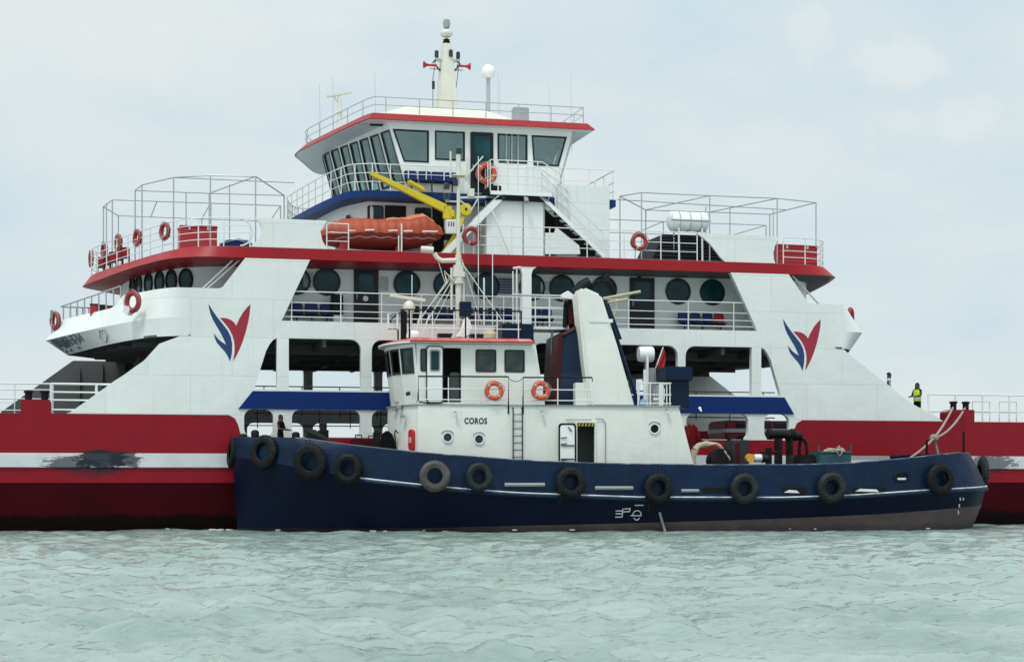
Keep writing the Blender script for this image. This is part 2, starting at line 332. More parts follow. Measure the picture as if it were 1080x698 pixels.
def resample(pts, step):
    pts = [Vector(p) for p in pts]; L = [0]
    for a, b in zip(pts, pts[1:]): L.append(L[-1]+(b-a).length)
    n = max(1, round(L[-1]/step)); out = []
    for k in range(n+1):
        d = L[-1]*k/n; i = max(j for j in range(len(L)) if L[j] <= d+1e-9); i = min(i, len(pts)-2)
        out.append(pts[i].lerp(pts[i+1], (d-L[i])/max(1e-9, L[i+1]-L[i])))
    return out
def rail(mb, base, h, fr=(1, .66, .33), step=1.1, r=.021, rp=.024, posts=True, lean=0):
    base = [Vector(p) for p in base]
    for q in fr: mb.tube([p+Vector((0, 0, h*q)) for p in base], r if q == 1 else r*.8, n=6)
    if posts:
        for p in resample(base, step): mb.tube([p, p+Vector((0, 0, h))], rp, n=6)
    return mb
XZ = lambda y: (lambda u, v, w: (u, y+w, v))

# ------------------------------------------------------------------ water
def water():
    rng = np.random.default_rng(3)
    ys = [6.0]
    while ys[-1] < 150: ys.append(ys[-1]+max(.045, ys[-1]*.0045))
    yn = list(ys)
    while yn[-1] < 6000: yn.append(yn[-1]*1.12)
    ys = np.array(yn); nx = 620
    u = np.linspace(-1, 1, nx)
    hw = ys*.42+10+np.maximum(0, ys-150)*2.0
    X = u[None, :]*hw[:, None]; Y = np.repeat(ys[:, None], nx, 1)
    dy = np.gradient(ys)[:, None]; dx = (2*hw/nx)[:, None]; Z = np.zeros_like(X)
    lam = np.concatenate([np.geomspace(.22, 1.4, 70), np.geomspace(1.5, 9, 34)])
    for l in lam:
        a = rng.normal(rad(78), rad(34)); k = 2*math.pi/l; ph = rng.uniform(0, 6.28)
        amp = .0108*l**.80 if l < 1.3 else .0108*1.3**.80*(1.3/l)**.85
        fade = np.clip(1.6-2.2*np.maximum(dy, dx)/l*2.0, 0, 1)
        p = k*(math.cos(a)*X+math.sin(a)*Y)+ph+.6*np.sin(.23*X+.31*Y+ph*3)
        s = np.sin(p); Z += amp*fade*(s+.25*np.cos(2*p+math.pi))
    Z *= (1/(1+np.maximum(0, Y-120)/60))
    n1, n2 = X.shape
    vs = np.stack([X, Y, Z], -1).reshape(-1, 3)
    i = np.arange((n1-1)*(n2-1)); r = i//(n2-1); c = i % (n2-1); a = r*n2+c
    fs = np.stack([a, a+1, a+n2+1, a+n2], -1)
    me = bpy.data.meshes.new('water'); me.vertices.add(len(vs)); me.vertices.foreach_set('co', vs.ravel())
    me.loops.add(fs.size); me.loops.foreach_set('vertex_index', fs.ravel())
    me.polygons.add(len(fs)); me.polygons.foreach_set('loop_start', np.arange(0, fs.size, 4)); me.polygons.foreach_set('loop_total', np.full(len(fs), 4))
    me.update(calc_edges=True); me.polygons.foreach_set('use_smooth', [True]*len(fs))
    o = bpy.data.objects.new('water', me); COL.objects.link(o); o['kind'] = 'structure'
    m = bpy.data.materials.new('sea_water'); m.use_nodes = True; nt = m.node_tree; N = nt.nodes.new; L = nt.links.new; b = nt.nodes['Principled BSDF']
    b.inputs['IOR'].default_value = 1.33; b.inputs['Specular IOR Level'].default_value = .6
    tc = N('ShaderNodeTexCoord')
    n0 = N('ShaderNodeTexNoise'); n0.inputs['Scale'].default_value = .3; n0.inputs['Detail'].default_value = 4; L(tc.outputs['Object'], n0.inputs[0])
    r0 = N('ShaderNodeValToRGB'); r0.color_ramp.elements[0].position = .3; r0.color_ramp.elements[0].color = (.20, .275, .245, 1); r0.color_ramp.elements[1].position = .7; r0.color_ramp.elements[1].color = (.32, .40, .365, 1)
    L(n0.outputs[0], r0.inputs[0]); L(r0.outputs[0], b.inputs['Base Color'])
    b.inputs['Roughness'].default_value = .03
    mp = N('ShaderNodeMapping'); mp.inputs['Scale'].default_value = (.8, 1.5, 1); L(tc.outputs['Object'], mp.inputs[0])
    n1 = N('ShaderNodeTexNoise'); n1.inputs['Scale'].default_value = 2.4; n1.inputs['Detail'].default_value = 8; n1.inputs['Roughness'].default_value = .55; n1.inputs['Distortion'].default_value = 1.0; L(mp.outputs[0], n1.inputs[0])
    bp = N('ShaderNodeBump'); bp.inputs['Strength'].default_value = .7; bp.inputs['Distance'].default_value = .15; L(n1.outputs[0], bp.inputs['Height']); L(bp.outputs[0], b.inputs['Normal'])
    me.materials.append(m)
water()

# ================================================================== THE FERRY
XC, B = .62, 16.4; YC = B/2
ferry = empty('car_ferry', 'big double-ended white car ferry with red hull and blue band behind the tug', 'ferry', A.world(0, 0, 0), A.t)
mx_ = lambda p: (2*XC-p[0], *p[1:])
def blunt(p):
    x = 2*XC-p[0]; return (x if x < 12.9 else 12.9+(x-12.9)*.62, *p[1:])
def both_ends(half, n=5, bl=True):
    """half = near-side curve from the side to the tip on the centreline (left end); gives the whole closed plan outline"""
    c = [(p.x, p.y) for p in crom(half, n)]
    left = c+[(x, B-y) for x, y in c[-2::-1]]            # near side -> tip -> far side
    right = [(blunt if bl else mx_)(p) for p in left][::-1]                 # far -> tip -> near
    return left, left+right
def hull():
    # near and far side shells, with the low openings' sill cut down amidships
    top = [(-27, 4.32), (-10.95, 4.32), (-10.74, 4.2), (-10.62, 3.95), (-10.5, 3.5), (11.72, 3.5), (11.84, 3.95), (11.96, 4.2), (12.18, 4.32), (28.2, 4.32)]
    poly = [(-27, 1.79)]+[(28.2, 1.79)]+top[::-1]
    m = MB()
    for y, t in ((0, .22), (B, -.22)): m.prism(poly, XZ(y), t)
    m.box(-27, 28.2, .22, B-.22, 3.12, 3.3)
    for x in (-27, 28.0): m.box(x, x+.2, .22, B-.22, 1.79, 4.0)
    m.build('hull_side', M_hullred, ferry)
    m = MB()
    prof = [(0, 1.79), (.25, 1.3), (.75, .3), (1.15, -.8)]
    rows = []
    for x in (-27, -25, 0, 26, 28.2):
        e = 1.2 if abs(x-XC) > 27 else 0
        rows.append([(x, y, z) for y, z in prof]+[(x, B-y, z) for y, z in prof[::-1]])
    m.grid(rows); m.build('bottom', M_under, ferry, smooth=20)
    m = MB()
    for y0, y1 in ((-.07, -.003), (B+.003, B+.07)): m.box(-27, 28.2, y0, y1, 2.35, 2.88)
    m.build('rubbing_band', M_hullstripe, ferry, bevel=.02)
    m = MB(); m.box(-26.9, 28.1, .23, B-.23, 3.304, 3.33); m.build('car_deck', M_dgrey, ferry)
    # mooring blocks with twin bollards
    for (x0, x1, bs) in ((A.x(22), A.x(54), (A.x(30, .4), A.x(47, .4))), (A.x(1000)+.05, A.x(1028), (A.x(1005.5, .4), A.x(1018.5, .4)))):
        m = MB(); m.prism([(x0+.12, 4.3), (x1, 4.3), (x1, 4.82), (x0+.12, 4.82), (x0, 4.7), (x0, 4.3)] if x0 > 0 else [(x0, 4.3), (x1, 4.3), (x1, 4.75), (x1-.08, 4.83), (x0, 4.83)], XZ(-.004), .85)
        bl = m.build('mooring_block', M_hullred, ferry, bevel=.02)
        for bx in bs:
            m = MB(); m.lathe([(0, 4.8), (.13, 4.8), (.13, 5.08), (.17, 5.1), (.17, 5.17), (0, 5.19)], (bx, .4, 0), 16); m.build('bollard', M_black2, bl)
hull()
# ---- side walls with the drive-through openings
def side_walls():
    at = lambda px, py: A.at(px, py, 0)
    foot = [(18.5, 4.33)]+[at(*p) for p in ((989, 440), (975, 432.5), (962, 425.6), (948, 415), (934.6, 404), (920, 393), (907.5, 383))]+[(14.32, 7.0)]
    right = foot+[(14.0, 7.26), (13.64, 7.95), (13.64, 9.07), (12.6, 9.07), (12.45, 9.12), (11.6, 10.24)]
    left = [mx_(p) for p in right][::-1]
    # left foot measured on its own side of the picture
    lf = [A.at(*p) for p in ((152, 380), (129.5, 396), (120, 402), (93, 421.5), (74, 434.5))]
    left = [p for p in left if p[1] >= 7.25]+[(lf[0][0]-(-.55), 6.95)]+lf+[(-16.9, 4.33)]
    outline = right+[(9.09, 10.24), (10.25, 7.91), (-8.99, 7.91), (-7.91, 10.24)]+left+[(-10.97, 4.33), (-10.8, 4.15), (-10.5, 3.45), (11.72, 3.45), (12.0, 4.15), (12.2, 4.33)]
    holes = []
    tri = [(-10.02, 5.32), (-9.17, 5.32), (-9.17, 7.25), (-9.32, 7.17), (-9.45, 7.0), (-9.58, 6.75), (-9.72, 6.3)]
    holes += [tri, [mx_(p) for p in tri][::-1]]
    up = [(-8.72, -5.96), (-5.54, -2.62), (-2.22, .42), (.82, 3.46), (3.86, 6.84), (7.17, 10.0)]
    for i, (a, b) in enumerate(up):
        holes.append(rrect(a, b, 5.3, 7.25, .38, tl=0 if i == 0 else None, tr=0 if i == 5 else None, bl=.05, br=.05))
    lo = [(-10.4, -9.3)]+[(a+.0, b-.0) for a, b in up]+[(10.54, 11.62)]
    lo[1] = (-8.6, -5.98); lo[6] = (7.2, 9.85)
    for i, (a, b) in enumerate(lo): holes.append(rrect(a, b, 3.52, 4.555, .30))
    for y, t in ((.002, .26), (B-.002, -.26)):
        MB().prism(outline, XZ(y), t, holes).build('side_wall', M_white, ferry, smooth=25)
    # blue band
    for y0, t in ((-.05, .048), (B+.05, -.048)):
        MB().prism([(-10.62, 4.56), (11.82, 4.56), (11.4, 5.24), (-10.08, 5.24)], XZ(y0), t).build('blue_band', M_band, ferry)
    # rails inside the openings and grey deckhead beams
    m = MB()
    for y in (.5, B-.5):
        for z in (5.45, 4.42): m.tube([(-10, y, z), (11.2, y, z)], .025)
        for k in range(15): m.tube([(-9.6+k*1.45, y, 4.3), (-9.6+k*1.45, y, 5.45)], .022)
    m.build('opening_rail', M_dgrey, ferry)
    m = MB()
    for k in range(14): m.box(-11+k*1.8, -10.85+k*1.8, .3, B-.3, 6.95, 7.25)
    for y in (3.0, 6.4, 10, 13.4): m.box(-12, 13.2, y, y+.16, 6.85, 7.25)
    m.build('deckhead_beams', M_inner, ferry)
    m = MB()                    # inner casing standing on the car deck (stairs and engine trunks)
    m.prism([(-13.9, 8.2), (-13.9, 13.6), (-12.6, 13.6), (-12.6, 8.2)], lambda u, v, w: (u, v, 3.33+w), 3.9)
    m2 = MB(); m2.box(-13.2, -11.5, 13.61, 14.6, 3.33, 7.25); m2.build('stair_casing', M_inner, ferry)
    m.build('casing', M_inner, ferry, bevel=.02)
    m = MB()                    # stowed hoistable ramps hung under the deckhead
    rot = Matrix.Rotation(rad(-5), 3, 'Y')
    m.box(6.6, 11.6, 11.2, 13.4, 6.62, 6.82, rot=rot)
    m.build('hoistable_ramp', M_grey, ferry)
side_walls()
# ---- passenger deck, its visor-like ends, cabin
def slanted_casing():
    poly = [(-12.4, 3.35), (-19.3, 3.35), (-19.62, 4.86), (-16.5, 7.2), (-12.4, 7.2)]
    for f in (lambda p: p,):
        MB().prism([f(p) for p in poly], XZ(14.4), 1.2).build('slanted_casing', M_inner, ferry, bevel=.03)
        m = MB()
        for x in (-13.2, -14.2, -15.2, -16.2): a, b = sorted((f((x, 0))[0], f((x-.09, 0))[0])); m.box(a, b, 14.25, 14.4, 3.4, 7.1 if x > -16 else 6.9)
        m.build('casing_ribs', M_inner, ferry)
slanted_casing()
def passenger_deck():
    K = [(-12.4, 0), (-13.1, .03), (-13.8, .55), (-14.45, 1.6), (-15.15, 2.9), (-16.15, 5.0), (-17.15, 7.1), (-17.55, 7.9), (-17.65, 8.2)]
    Bt = [(-12.4, 0), (-12.95, .03), (-13.5, .35), (-14.06, .95), (-15.0, 2.9), (-15.75, 5.0), (-16.45, 7.1), (-16.72, 7.9), (-16.78, 8.2)]
    Tp = [(-12.4, .02), (-13.0, .10), (-13.55, .82), (-14.05, 1.85), (-14.72, 3.15), (-15.7, 5.2), (-16.65, 7.2), (-17.0, 7.9), (-17.08, 8.2)]
    n = 6
    k = [(p.x, p.y) for p in crom(K, n)]; b = [(p.x, p.y) for p in crom(Bt, n)]; t = [(p.x, p.y) for p in crom(Tp, n)]
    dr0 = lambda x, y=0: -.34*max(0, (XC-x-13.0)/5.2)**2
    dr = dr0
    zt = lambda x: 9.07 if abs(x-XC) < 15.35 or dr is not dr0 else 9.07-.42*min(1, (abs(x-XC)-15.35)/.35)-.1*min(1, max(0, (abs(x-XC)-15.7)/2))
    full = lambda c: c+[(x, B-y) for x, y in c[-2::-1]]
    k, b, t = full(k), full(b), full(t)
    RK = [(13.64, 0), (14.3, .0), (14.85, .12), (15.35, 1.2), (15.8, 2.6), (16.3, 4.8), (16.6, 6.8), (16.7, 8.2)]     # the right end is blunter
    RB = [(13.64, 0), (14.1, .02), (14.5, .5), (15.0, 1.6), (15.45, 3.0), (15.95, 5.0), (16.25, 6.9), (16.35, 8.2)]
    RT = [(13.64, .02), (14.0, .06), (14.3, .5), (14.75, 1.6), (15.2, 3.0), (15.65, 4.9), (15.9, 6.9), (15.95, 8.2)]
    ends = [(k, b, t)]+[tuple(full([(2*XC-p.x, p.y) for p in crom(q, n)]) for q in (RK, RB, RT))]
    for sgn in (0, 1):
        f = (lambda p: p) if sgn == 0 else mx_
        dr = dr0 if sgn == 0 else (lambda x, y=0: 0.0)
        k, b, t = ends[sgn]
        m = MB()
        up = [f((x, y, zt(x)+dr(x)*.4)) for x, y in t]; kn = [f((x, y, 7.95+dr(x))) for x, y in k]; bo = [f((x, y, 7.26+dr(x))) for x, y in b]
        inn = [f((x+.1, y+(0.05 if y < YC else -.05), zt(x)+dr(x)*.4)) for x, y in t]; ik = [f((x+.15, y+(.05 if y < YC else -.05), 7.88+dr(x))) for x, y in t]
        m.grid([up, kn]); m.grid([ik, inn, up])
        m.build('end_bulwark', M_white, ferry, smooth=32)
        MB().grid([kn, bo]).build('end_visor', M_white, ferry, smooth=32)
        m = MB(); xr = f((-12.4, 0))[0]
        poly = [(p[0], p[1]) for p in bo]
        d2 = (lambda x, y: dr0(x)) if sgn == 0 else (lambda x, y: 0.0)
        m.slab(poly, poly, 7.262, 7.33, d2); m.build('end_deck', M_inner, ferry)
        m = MB(); pl = [(p[0], p[1]) for p in ik]; m.slab(pl, pl, 7.86, 7.9, d2); m.build('end_deck_floor', M_grey, ferry)
        # rail on the nose bulwark
        top = [f((x+.05, y, zt(x)+dr(x)*.4)) for x, y in t if x < (-14.82 if sgn == 0 else -14.2)]
        rm = MB(); zc = 9.06
        line = [Vector((p[0], p[1], lerp(9.42, 9.0, max(0, min(1, (abs(p[0]-XC)-15.4)/2.3))))) for p in top]
        rm.tube(line, .03)
        rs = resample([Vector(p) for p in top], .62); ls = resample(line, .62)
        for a_, b_ in zip(rs, ls): rm.tube([a_, b_], .028)
        rm.build('nose_rail', M_steel, ferry)
        if sgn == 0:
            # stiffeners under the visor
            m = MB()
            for q in range(9):
                y = 2.6+q*1.3; x0 = -11.8; xs = min([p[0] for p in bo if abs(p[1]-y) < .5]+[-14.0])+.6
                m.box(xs, x0, y, y+.1, 7.0, 7.24)
            m.build('visor_stiffener', M_inner, ferry)
    MB().slab([(-12.4, .28), (13.64, .28), (13.64, B-.28), (-12.4, B-.28)], [(-12.4, .28), (13.64, .28), (13.64, B-.28), (-12.4, B-.28)], 7.262, 7.9).build('passenger_deck', M_inner, ferry)
    # weathered name plate on the nose, pipes loops beside it
    def on_band(s, v):   # s = index along the left band (0..1 from side to tip), v = 0 knuckle .. 1 bottom
        i = s*(len(k)//2); j = int(i); fr = i-j; j = min(j, len(k)-2)
        P1 = Vector((lerp(k[j][0], k[j+1][0], fr), lerp(k[j][1], k[j+1][1], fr), 0)); P1.z = 7.95+dr(P1.x)
        P2 = Vector((lerp(b[j][0], b[j+1][0], fr), lerp(b[j][1], b[j+1][1], fr), 0)); P2.z = 7.26+dr(P2.x)
        return P1.lerp(P2, v)
    dr = dr0; k, b, t = ends[0]
    nrm = Vector((-.9, -.42, -.1)).normalized()
    m = MB(); rng = random.Random(4)
    # letters: upright strokes with cross pieces, too worn to read
    N_ = 9
    for q in range(N_):
        s0 = .655+q*.022; w = .014
        hgt = rng.choice([.50, .62, .58]); kind = q % 4
        def seg(sa, va, sb, vb, tk=.02):
            a = on_band(sa, va)+nrm*.02; c = on_band(sb, vb)+nrm*.02; m.tube([a, c], tk, n=4)
        seg(s0, .02, s0, .02+hgt)
        seg(s0+w, .02, s0+w, .02+hgt)
        if kind in (0, 3): seg(s0, .04, s0+w, .02+hgt)
        if kind in (1, 3): seg(s0, .05, s0+w, .05)
        if kind in (1, 2): seg(s0, .02+hgt*.55, s0+w, .02+hgt*.55)
        if kind == 2: seg(s0, .02+hgt, s0+w, .02+hgt)
    m.build('worn_lettering', M_nameblue, ferry)
    for s0 in (.55, .86):
        m = MB(); m.tube([on_band(s0-.012, .15)+nrm*.03, on_band(s0-.02, .5)+nrm*.05, on_band(s0, .88)+nrm*.03, on_band(s0+.02, .6)+nrm*.05, on_band(s0+.012, .18)+nrm*.03], .022, closed=True); m.build('mooring_eye', M_grey, ferry)
    for s0 in (.7, .76, .83): MB().tube([on_band(s0, .78)+nrm*.0, on_band(s0, .78)+nrm*.08], .07, n=10).build('nose_light', M_grey, ferry)
    return dr
dr2 = passenger_deck()
CAB = [(-10.2, 2.0), (-11.4, 2.02), (-12.2, 2.35), (-12.9, 2.98), (-13.7, 4.3), (-14.2, 5.6), (-14.55, 7.0), (-14.65, 8.2)]
def railing_part(base, h, name='railing', m_=None, **k):
    return rail(MB(), base, h, **k).build(name, m_ or M_railwhite, ferry)
def cabin():
    left, out = both_ends(CAB)
    MB().slab(out, out, 7.9, 10.24).build('cabin_wall', M_cabin, ferry, smooth=30)
    def porthole(x, y, z, n, r=.49):
        t = Vector((-n.y, n.x, 0)); up = Vector((0, 0, 1)); c = Vector((x, y, z)); q_ = r if r > .4 else r*.68
        m = MB(); k = 28
        ring = lambda rr, o: [c+n*o+t*(rr-r+q_)*math.cos(2*math.pi*i/k)+up*rr*math.sin(2*math.pi*i/k) for i in range(k)]
        m.add(ring(r, .03), [tuple(range(k))]); g = m.build('porthole', M_glassdark, ferry)
        m = MB(); m.grid([ring(r-.02, .0), ring(r-.02, .06), ring(r+.055, .06), ring(r+.055, -.01)], closed=True); m.build('rim', M_door if r > .4 else M_black2, g)
    for px in (313, 344.5, 429, 471, 513, 561, 592.5, 637, 715, 751): porthole(A.x(px, 2.0), 2.0, 9.64, Vector((0, -1, 0)))
    for (x, y, a) in ((-12.39, 2.45, 0), (-12.9, 2.96, 0), (-13.32, 3.6, 0), (-13.72, 4.3, 0), (-14.0, 5.05, 0), (-14.28, 5.85, 0)):
        cc = [(p.x, p.y) for p in crom(CAB, 8)]; i = min(range(1, len(cc)-1), key=lambda i: abs(cc[i][1]-y)); tx = Vector((cc[i+1][0]-cc[i-1][0], cc[i+1][1]-cc[i-1][1], 0)).normalized()
        n = Vector((-tx.y, tx.x, 0));  n = -n if n.y > 0 and n.x > 0 else n
        if n.x > 0: n = -n
        porthole(cc[i][0], cc[i][1], 9.63, n, .385)
    for px0, px1 in ((373, 399), (664, 690)):
        x0, x1 = A.x(px0, 2.0), A.x(px1, 2.0)
        m = MB(); m.box(x0, x1, 1.93, 1.999, 7.92, 10.16); d = m.build('cabin_door', M_door, ferry, bevel=.015)
        MB().prism(rrect(x0+.2, x1-.2, 9.2, 9.98, .08), XZ(1.915), .012).build('window', M_glassdark, d)
        MB().tube([(x0+.12, 1.9, 9.0), (x0+.12, 1.9, 9.2)], .02).build('handle', M_steel, d)
        if px0 < 500: MB().lathe([(0, 0), (.11, 0), (.11, .008), (0, .008)], (lerp(x0, x1, .47), 1.915, 9.02), 16, 'Y').build('sign', M_tape, d)
    m = MB(); x = A.x(533, 2); m.box(x-.3, x+.3, 1.95, 1.999, 9.35, 10.0)
    lv = m.build('louvre_vent', M_grey, ferry)
    m = MB()
    for k in range(6): m.box(x-.27, x+.27, 1.925, 1.95, 9.39+k*.1, 9.43+k*.1)
    m.build('slat', M_bluedeck, lv)
    for px, z, w, h in ((405, 9.62, .17, .28), (325, 9.7, .2, .3), (575, 9.62, .2, .28), (497, 10.05, .1, .06)):
        x = A.x(px, 2); MB().box(x-w, x+w, 1.97, 1.999, z-h, z+h).build('notice_board', M_panel, ferry, bevel=.01)
    for px in (388, 674): 
        x = A.x(px, 2); MB().box(x-.07, x+.07, 1.86, 1.999, 10.17, 10.23).build('deck_light', M_black2, ferry)
    # promenade rail along the near side
    xa, xb = -8.99, 10.25
    m = MB()
    for z in (9.04, 8.62, 8.32, 8.08):
        e = (z-7.91)/2.33; a, b = xa+e*1.08, xb-e*1.16
        m.tube([(a, .12, z), (b, .12, z)], .024 if z > 9 else .018)
    for px in (308, 360, 403, 445, 487, 532, 580, 625, 664, 727, 775): 
        x = A.x(px); m.tube([(x, .12, 7.9), (x, .12, 9.04)], .022)
    m.build('promenade_rail', M_railwhite, ferry)
    rail(MB(), [(xa+.5, B-.12, 7.9), (xb-.5, B-.12, 7.9)], 1.13).build('promenade_rail', M_railwhite, ferry)
    # midship pillar with flared head
    x = A.x(556); w = .19
    MB().prism([(x-w, 7.9), (x+w, 7.9), (x+w, 9.95), (x+w+.06, 10.12), (x+w+.22, 10.24), (x-w-.22, 10.24), (x-w-.06, 10.12), (x-w, 9.95)], XZ(.03), .22).build('midship_pillar', M_white2, ferry, bevel=.015)
    # diagonal stay bars at both recess ends
    m = MB()
    for a, b in (((214, 304), (247, 273)), ((219, 304), (254, 273))): (xa, za), (xb, zb) = A.at(*a, .5), A.at(*b, .5); m.tube([(xa, .5, za), (xb, .5, zb)], .035)
    for a, b in (((835, 290), (864, 321)),): (xa, za), (xb, zb) = A.at(*a, .5), A.at(*b, .5); m.tube([(xa, .5, za), (xb, .5, zb)], .04)
    m.build('stay_bar', M_railwhite, ferry)
cabin()
# ---- upper deck with its red edge
FT = [(-10.2, 0), (-11.55, .18), (-12.75, .9), (-13.55, 2.3), (-14.25, 3.9), (-15.2, 6.1), (-15.68, 7.4), (-15.85, 8.2)]
FB = [(-10.2, 0), (-11.8, .02), (-13.15, .45), (-14.0, 1.9), (-14.75, 3.7), (-15.55, 6.0), (-16.0, 7.3), (-16.2, 8.2)]
drop3 = lambda x, y=0: -.40*max(0, (XC-x-12.4)/4.4)**1.5
def upper_deck():
    lt, ot = both_ends(FT); lb, ob = both_ends(FB)
    m = MB(); m.slab(ob, ot, 10.25, 10.66, drop3); m.build('upper_deck_edge', M_fascia, ferry, smooth=30)
    ins = [(XC+(x-XC)*.992, YC+(y-YC)*.97) for x, y in ob]
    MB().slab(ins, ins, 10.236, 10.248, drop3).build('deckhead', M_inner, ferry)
    inst = [(XC+(x-XC)*.992, YC+(y-YC)*.985) for x, y in ot]
    MB().slab(inst, inst, 10.662, 10.69, drop3).build('upper_deck_floor', M_grey, ferry)
    for y, t in ((.03, .12), (B-.03, -.12)):
        # solid bulwark panels with scooped ends
        xa = A.x(271); pl = [(xa+.1, 10.67)]
        pl = [(A.x(345), 10.67), (A.x(340), 11.0), (A.x(338), 11.35), (A.x(345), 11.75), (A.x(268), 11.77)]+[(A.x(268)+dx, z) for dx, z in ((.18, 11.6), (.29, 11.4), (.30, 11.2), (.22, 11.0), (.02, 10.82), (-.15, 10.67))]
        MB().prism(pl, XZ(y), t).build('bulwark_panel', M_white, ferry, smooth=20)
        pr = [(A.x(765), 10.67), (A.x(818), 10.67)]+[(A.x(px), z) for px, z in ((816.5, 10.85), (816, 11.1), (817.5, 11.35), (822, 11.75), (735, 11.78), (742, 11.6), (749, 11.38), (755, 11.1), (760, 10.85))]
        MB().prism(pr, XZ(y), t).build('bulwark_panel', M_white, ferry, smooth=20)
    # louvred engine casing tops behind the right panel
    m = MB(); x0, x1 = A.x(686, 1.5), A.x(772, 1.5)
    m.prism([(x0, 10.69), (x1, 10.69), (x1-.6, 11.9), (x0+.55, 11.9)], XZ(1.5), 2.4); cs = m.build('engine_casing', M_black2, ferry)
    m = MB()
    for k in range(9): m.box(x0+.1+k*.05, x1-.15-k*.06, 1.44, 1.5, 10.75+k*.13, 10.79+k*.13)
    m.build('slat', M_dgrey, cs)
    # near-side and end railings
    left = [(p.x, p.y) for p in crom(FT, 6)]
    le = left+[(x, B-y) for x, y in left[-2::-1]]; dz = 10.66
    base = [Vector((x+.02, y+.03 if y < YC else y-.03, dz+drop3(x, y))) for x, y in le]
    rail(MB(), base, 1.08, fr=(1, .75, .5, .25), step=.98).build('end_railing', M_railwhite, ferry)
    right = [blunt(p) for p in le]
    base = [Vector((x-.06, y+.03 if y < YC else y-.03, dz+drop3(x, y))) for x, y in right if x > A.x(822) or y > .2]
    rail(MB(), base, 1.08, fr=(1, .75, .5, .25), step=1.0).build('end_railing', M_railwhite, ferry)
    # hoop joining rail to the panel on the left
    m = MB(); c = A.x(262); m.tube([(c-.3+.45*math.sin(a), .06, 11.2+.5*math.cos(a)) for a in [k*math.pi/12 for k in range(13)]], .03); m.build('rail_hoop', M_railwhite, ferry)
    rail(MB(), [(A.x(500), .08, dz), (A.x(736), .08, dz)], 1.14, fr=(1, .62, .32), step=1.55).build('side_railing', M_railwhite, ferry)
    rail(MB(), [(A.x(345), .08, dz), (A.x(368), .08, dz)], 1.0, fr=(1, .66, .33), step=.8).build('side_railing', M_railwhite, ferry)
    m = MB(); m.tube([(A.x(424), .08, dz), (A.x(424), .08, 11.75)], .03); m.tube([(A.x(421), .1, dz), (A.x(421), .1, 11.3)], .025); m.build('side_stanchion', M_railwhite, ferry)
    m = MB(); rail(m, [(-8, B-.08, dz), (9, B-.08, dz)], 1.14, step=1.55); m.build('side_railing', M_railwhite, ferry)
    rail(MB(), [(A.x(500)-.4, 1.9, dz), (A.x(500)-.4, .1, dz)], 1.14).build('side_railing', M_railwhite, ferry)
upper_deck()
# ---- awning frames (bare steel pipes)
def awnings():
    z1 = 13.4
    def frame(pts, cross=(), legs=None, zd=10.6):
        m = MB(); P = [Vector((x, y, z1)) for x, y in pts]
        m.tube(P, .026, closed=True)
        for p in P: m.tube([Vector((p.x, p.y, zd+drop3(p.x))), p], .028)
        for a, b in cross: m.tube([Vector((*a, z1)), Vector((*b, z1))], .024)
        if legs:
            for l in legs: m.tube([Vector((*l, zd+drop3(l[0]))), Vector((*l, z1))], .024)
        m.build('awning_frame', M_steel, ferry)
    frame([(-9.92, .5), (-11.6, .7), (-12.92, 1.5), (-14.0, 3.6), (-14.2, 5.0), (-11.28, 5.02), (-8.3, 4.8)], [((-9.92, .5), (-11.28, 5.02)), ((-12.92, 1.5), (-8.3, 1.6))], [(-10.7, 2.6), (-12.2, 5.0)])
    frame([(-8.1, 7.6), (-11, 7.6), (-15.0, 7.7), (-15.3, 9.8), (-14.6, 12.2), (-11, 12.3), (-8, 12.3)], [((-11, 7.6), (-11, 12.3)), ((-13.2, 7.65), (-13.2, 12.25))], [(-15.2, 8.8)])
    frame([(4.95, 1.67), (5.5, .55), (8.42, .6), (11.35, .6), (13.35, 1.25), (12.76, 4.8), (10.0, 4.85), (7.15, 4.94)], [((8.42, .6), (7.15, 4.94)), ((11.35, .6), (10.0, 4.85)), ((5.1, 2.5), (12.9, 3.4))], [(12.3, 3.3), (10.34, 3.3), (9.3, 3.4)])
    frame([(5, 8.0), (9, 8.0), (13.9, 8.0), (13.6, 12), (9, 12), (5, 12)], [((9, 8), (9, 12))])
awnings()
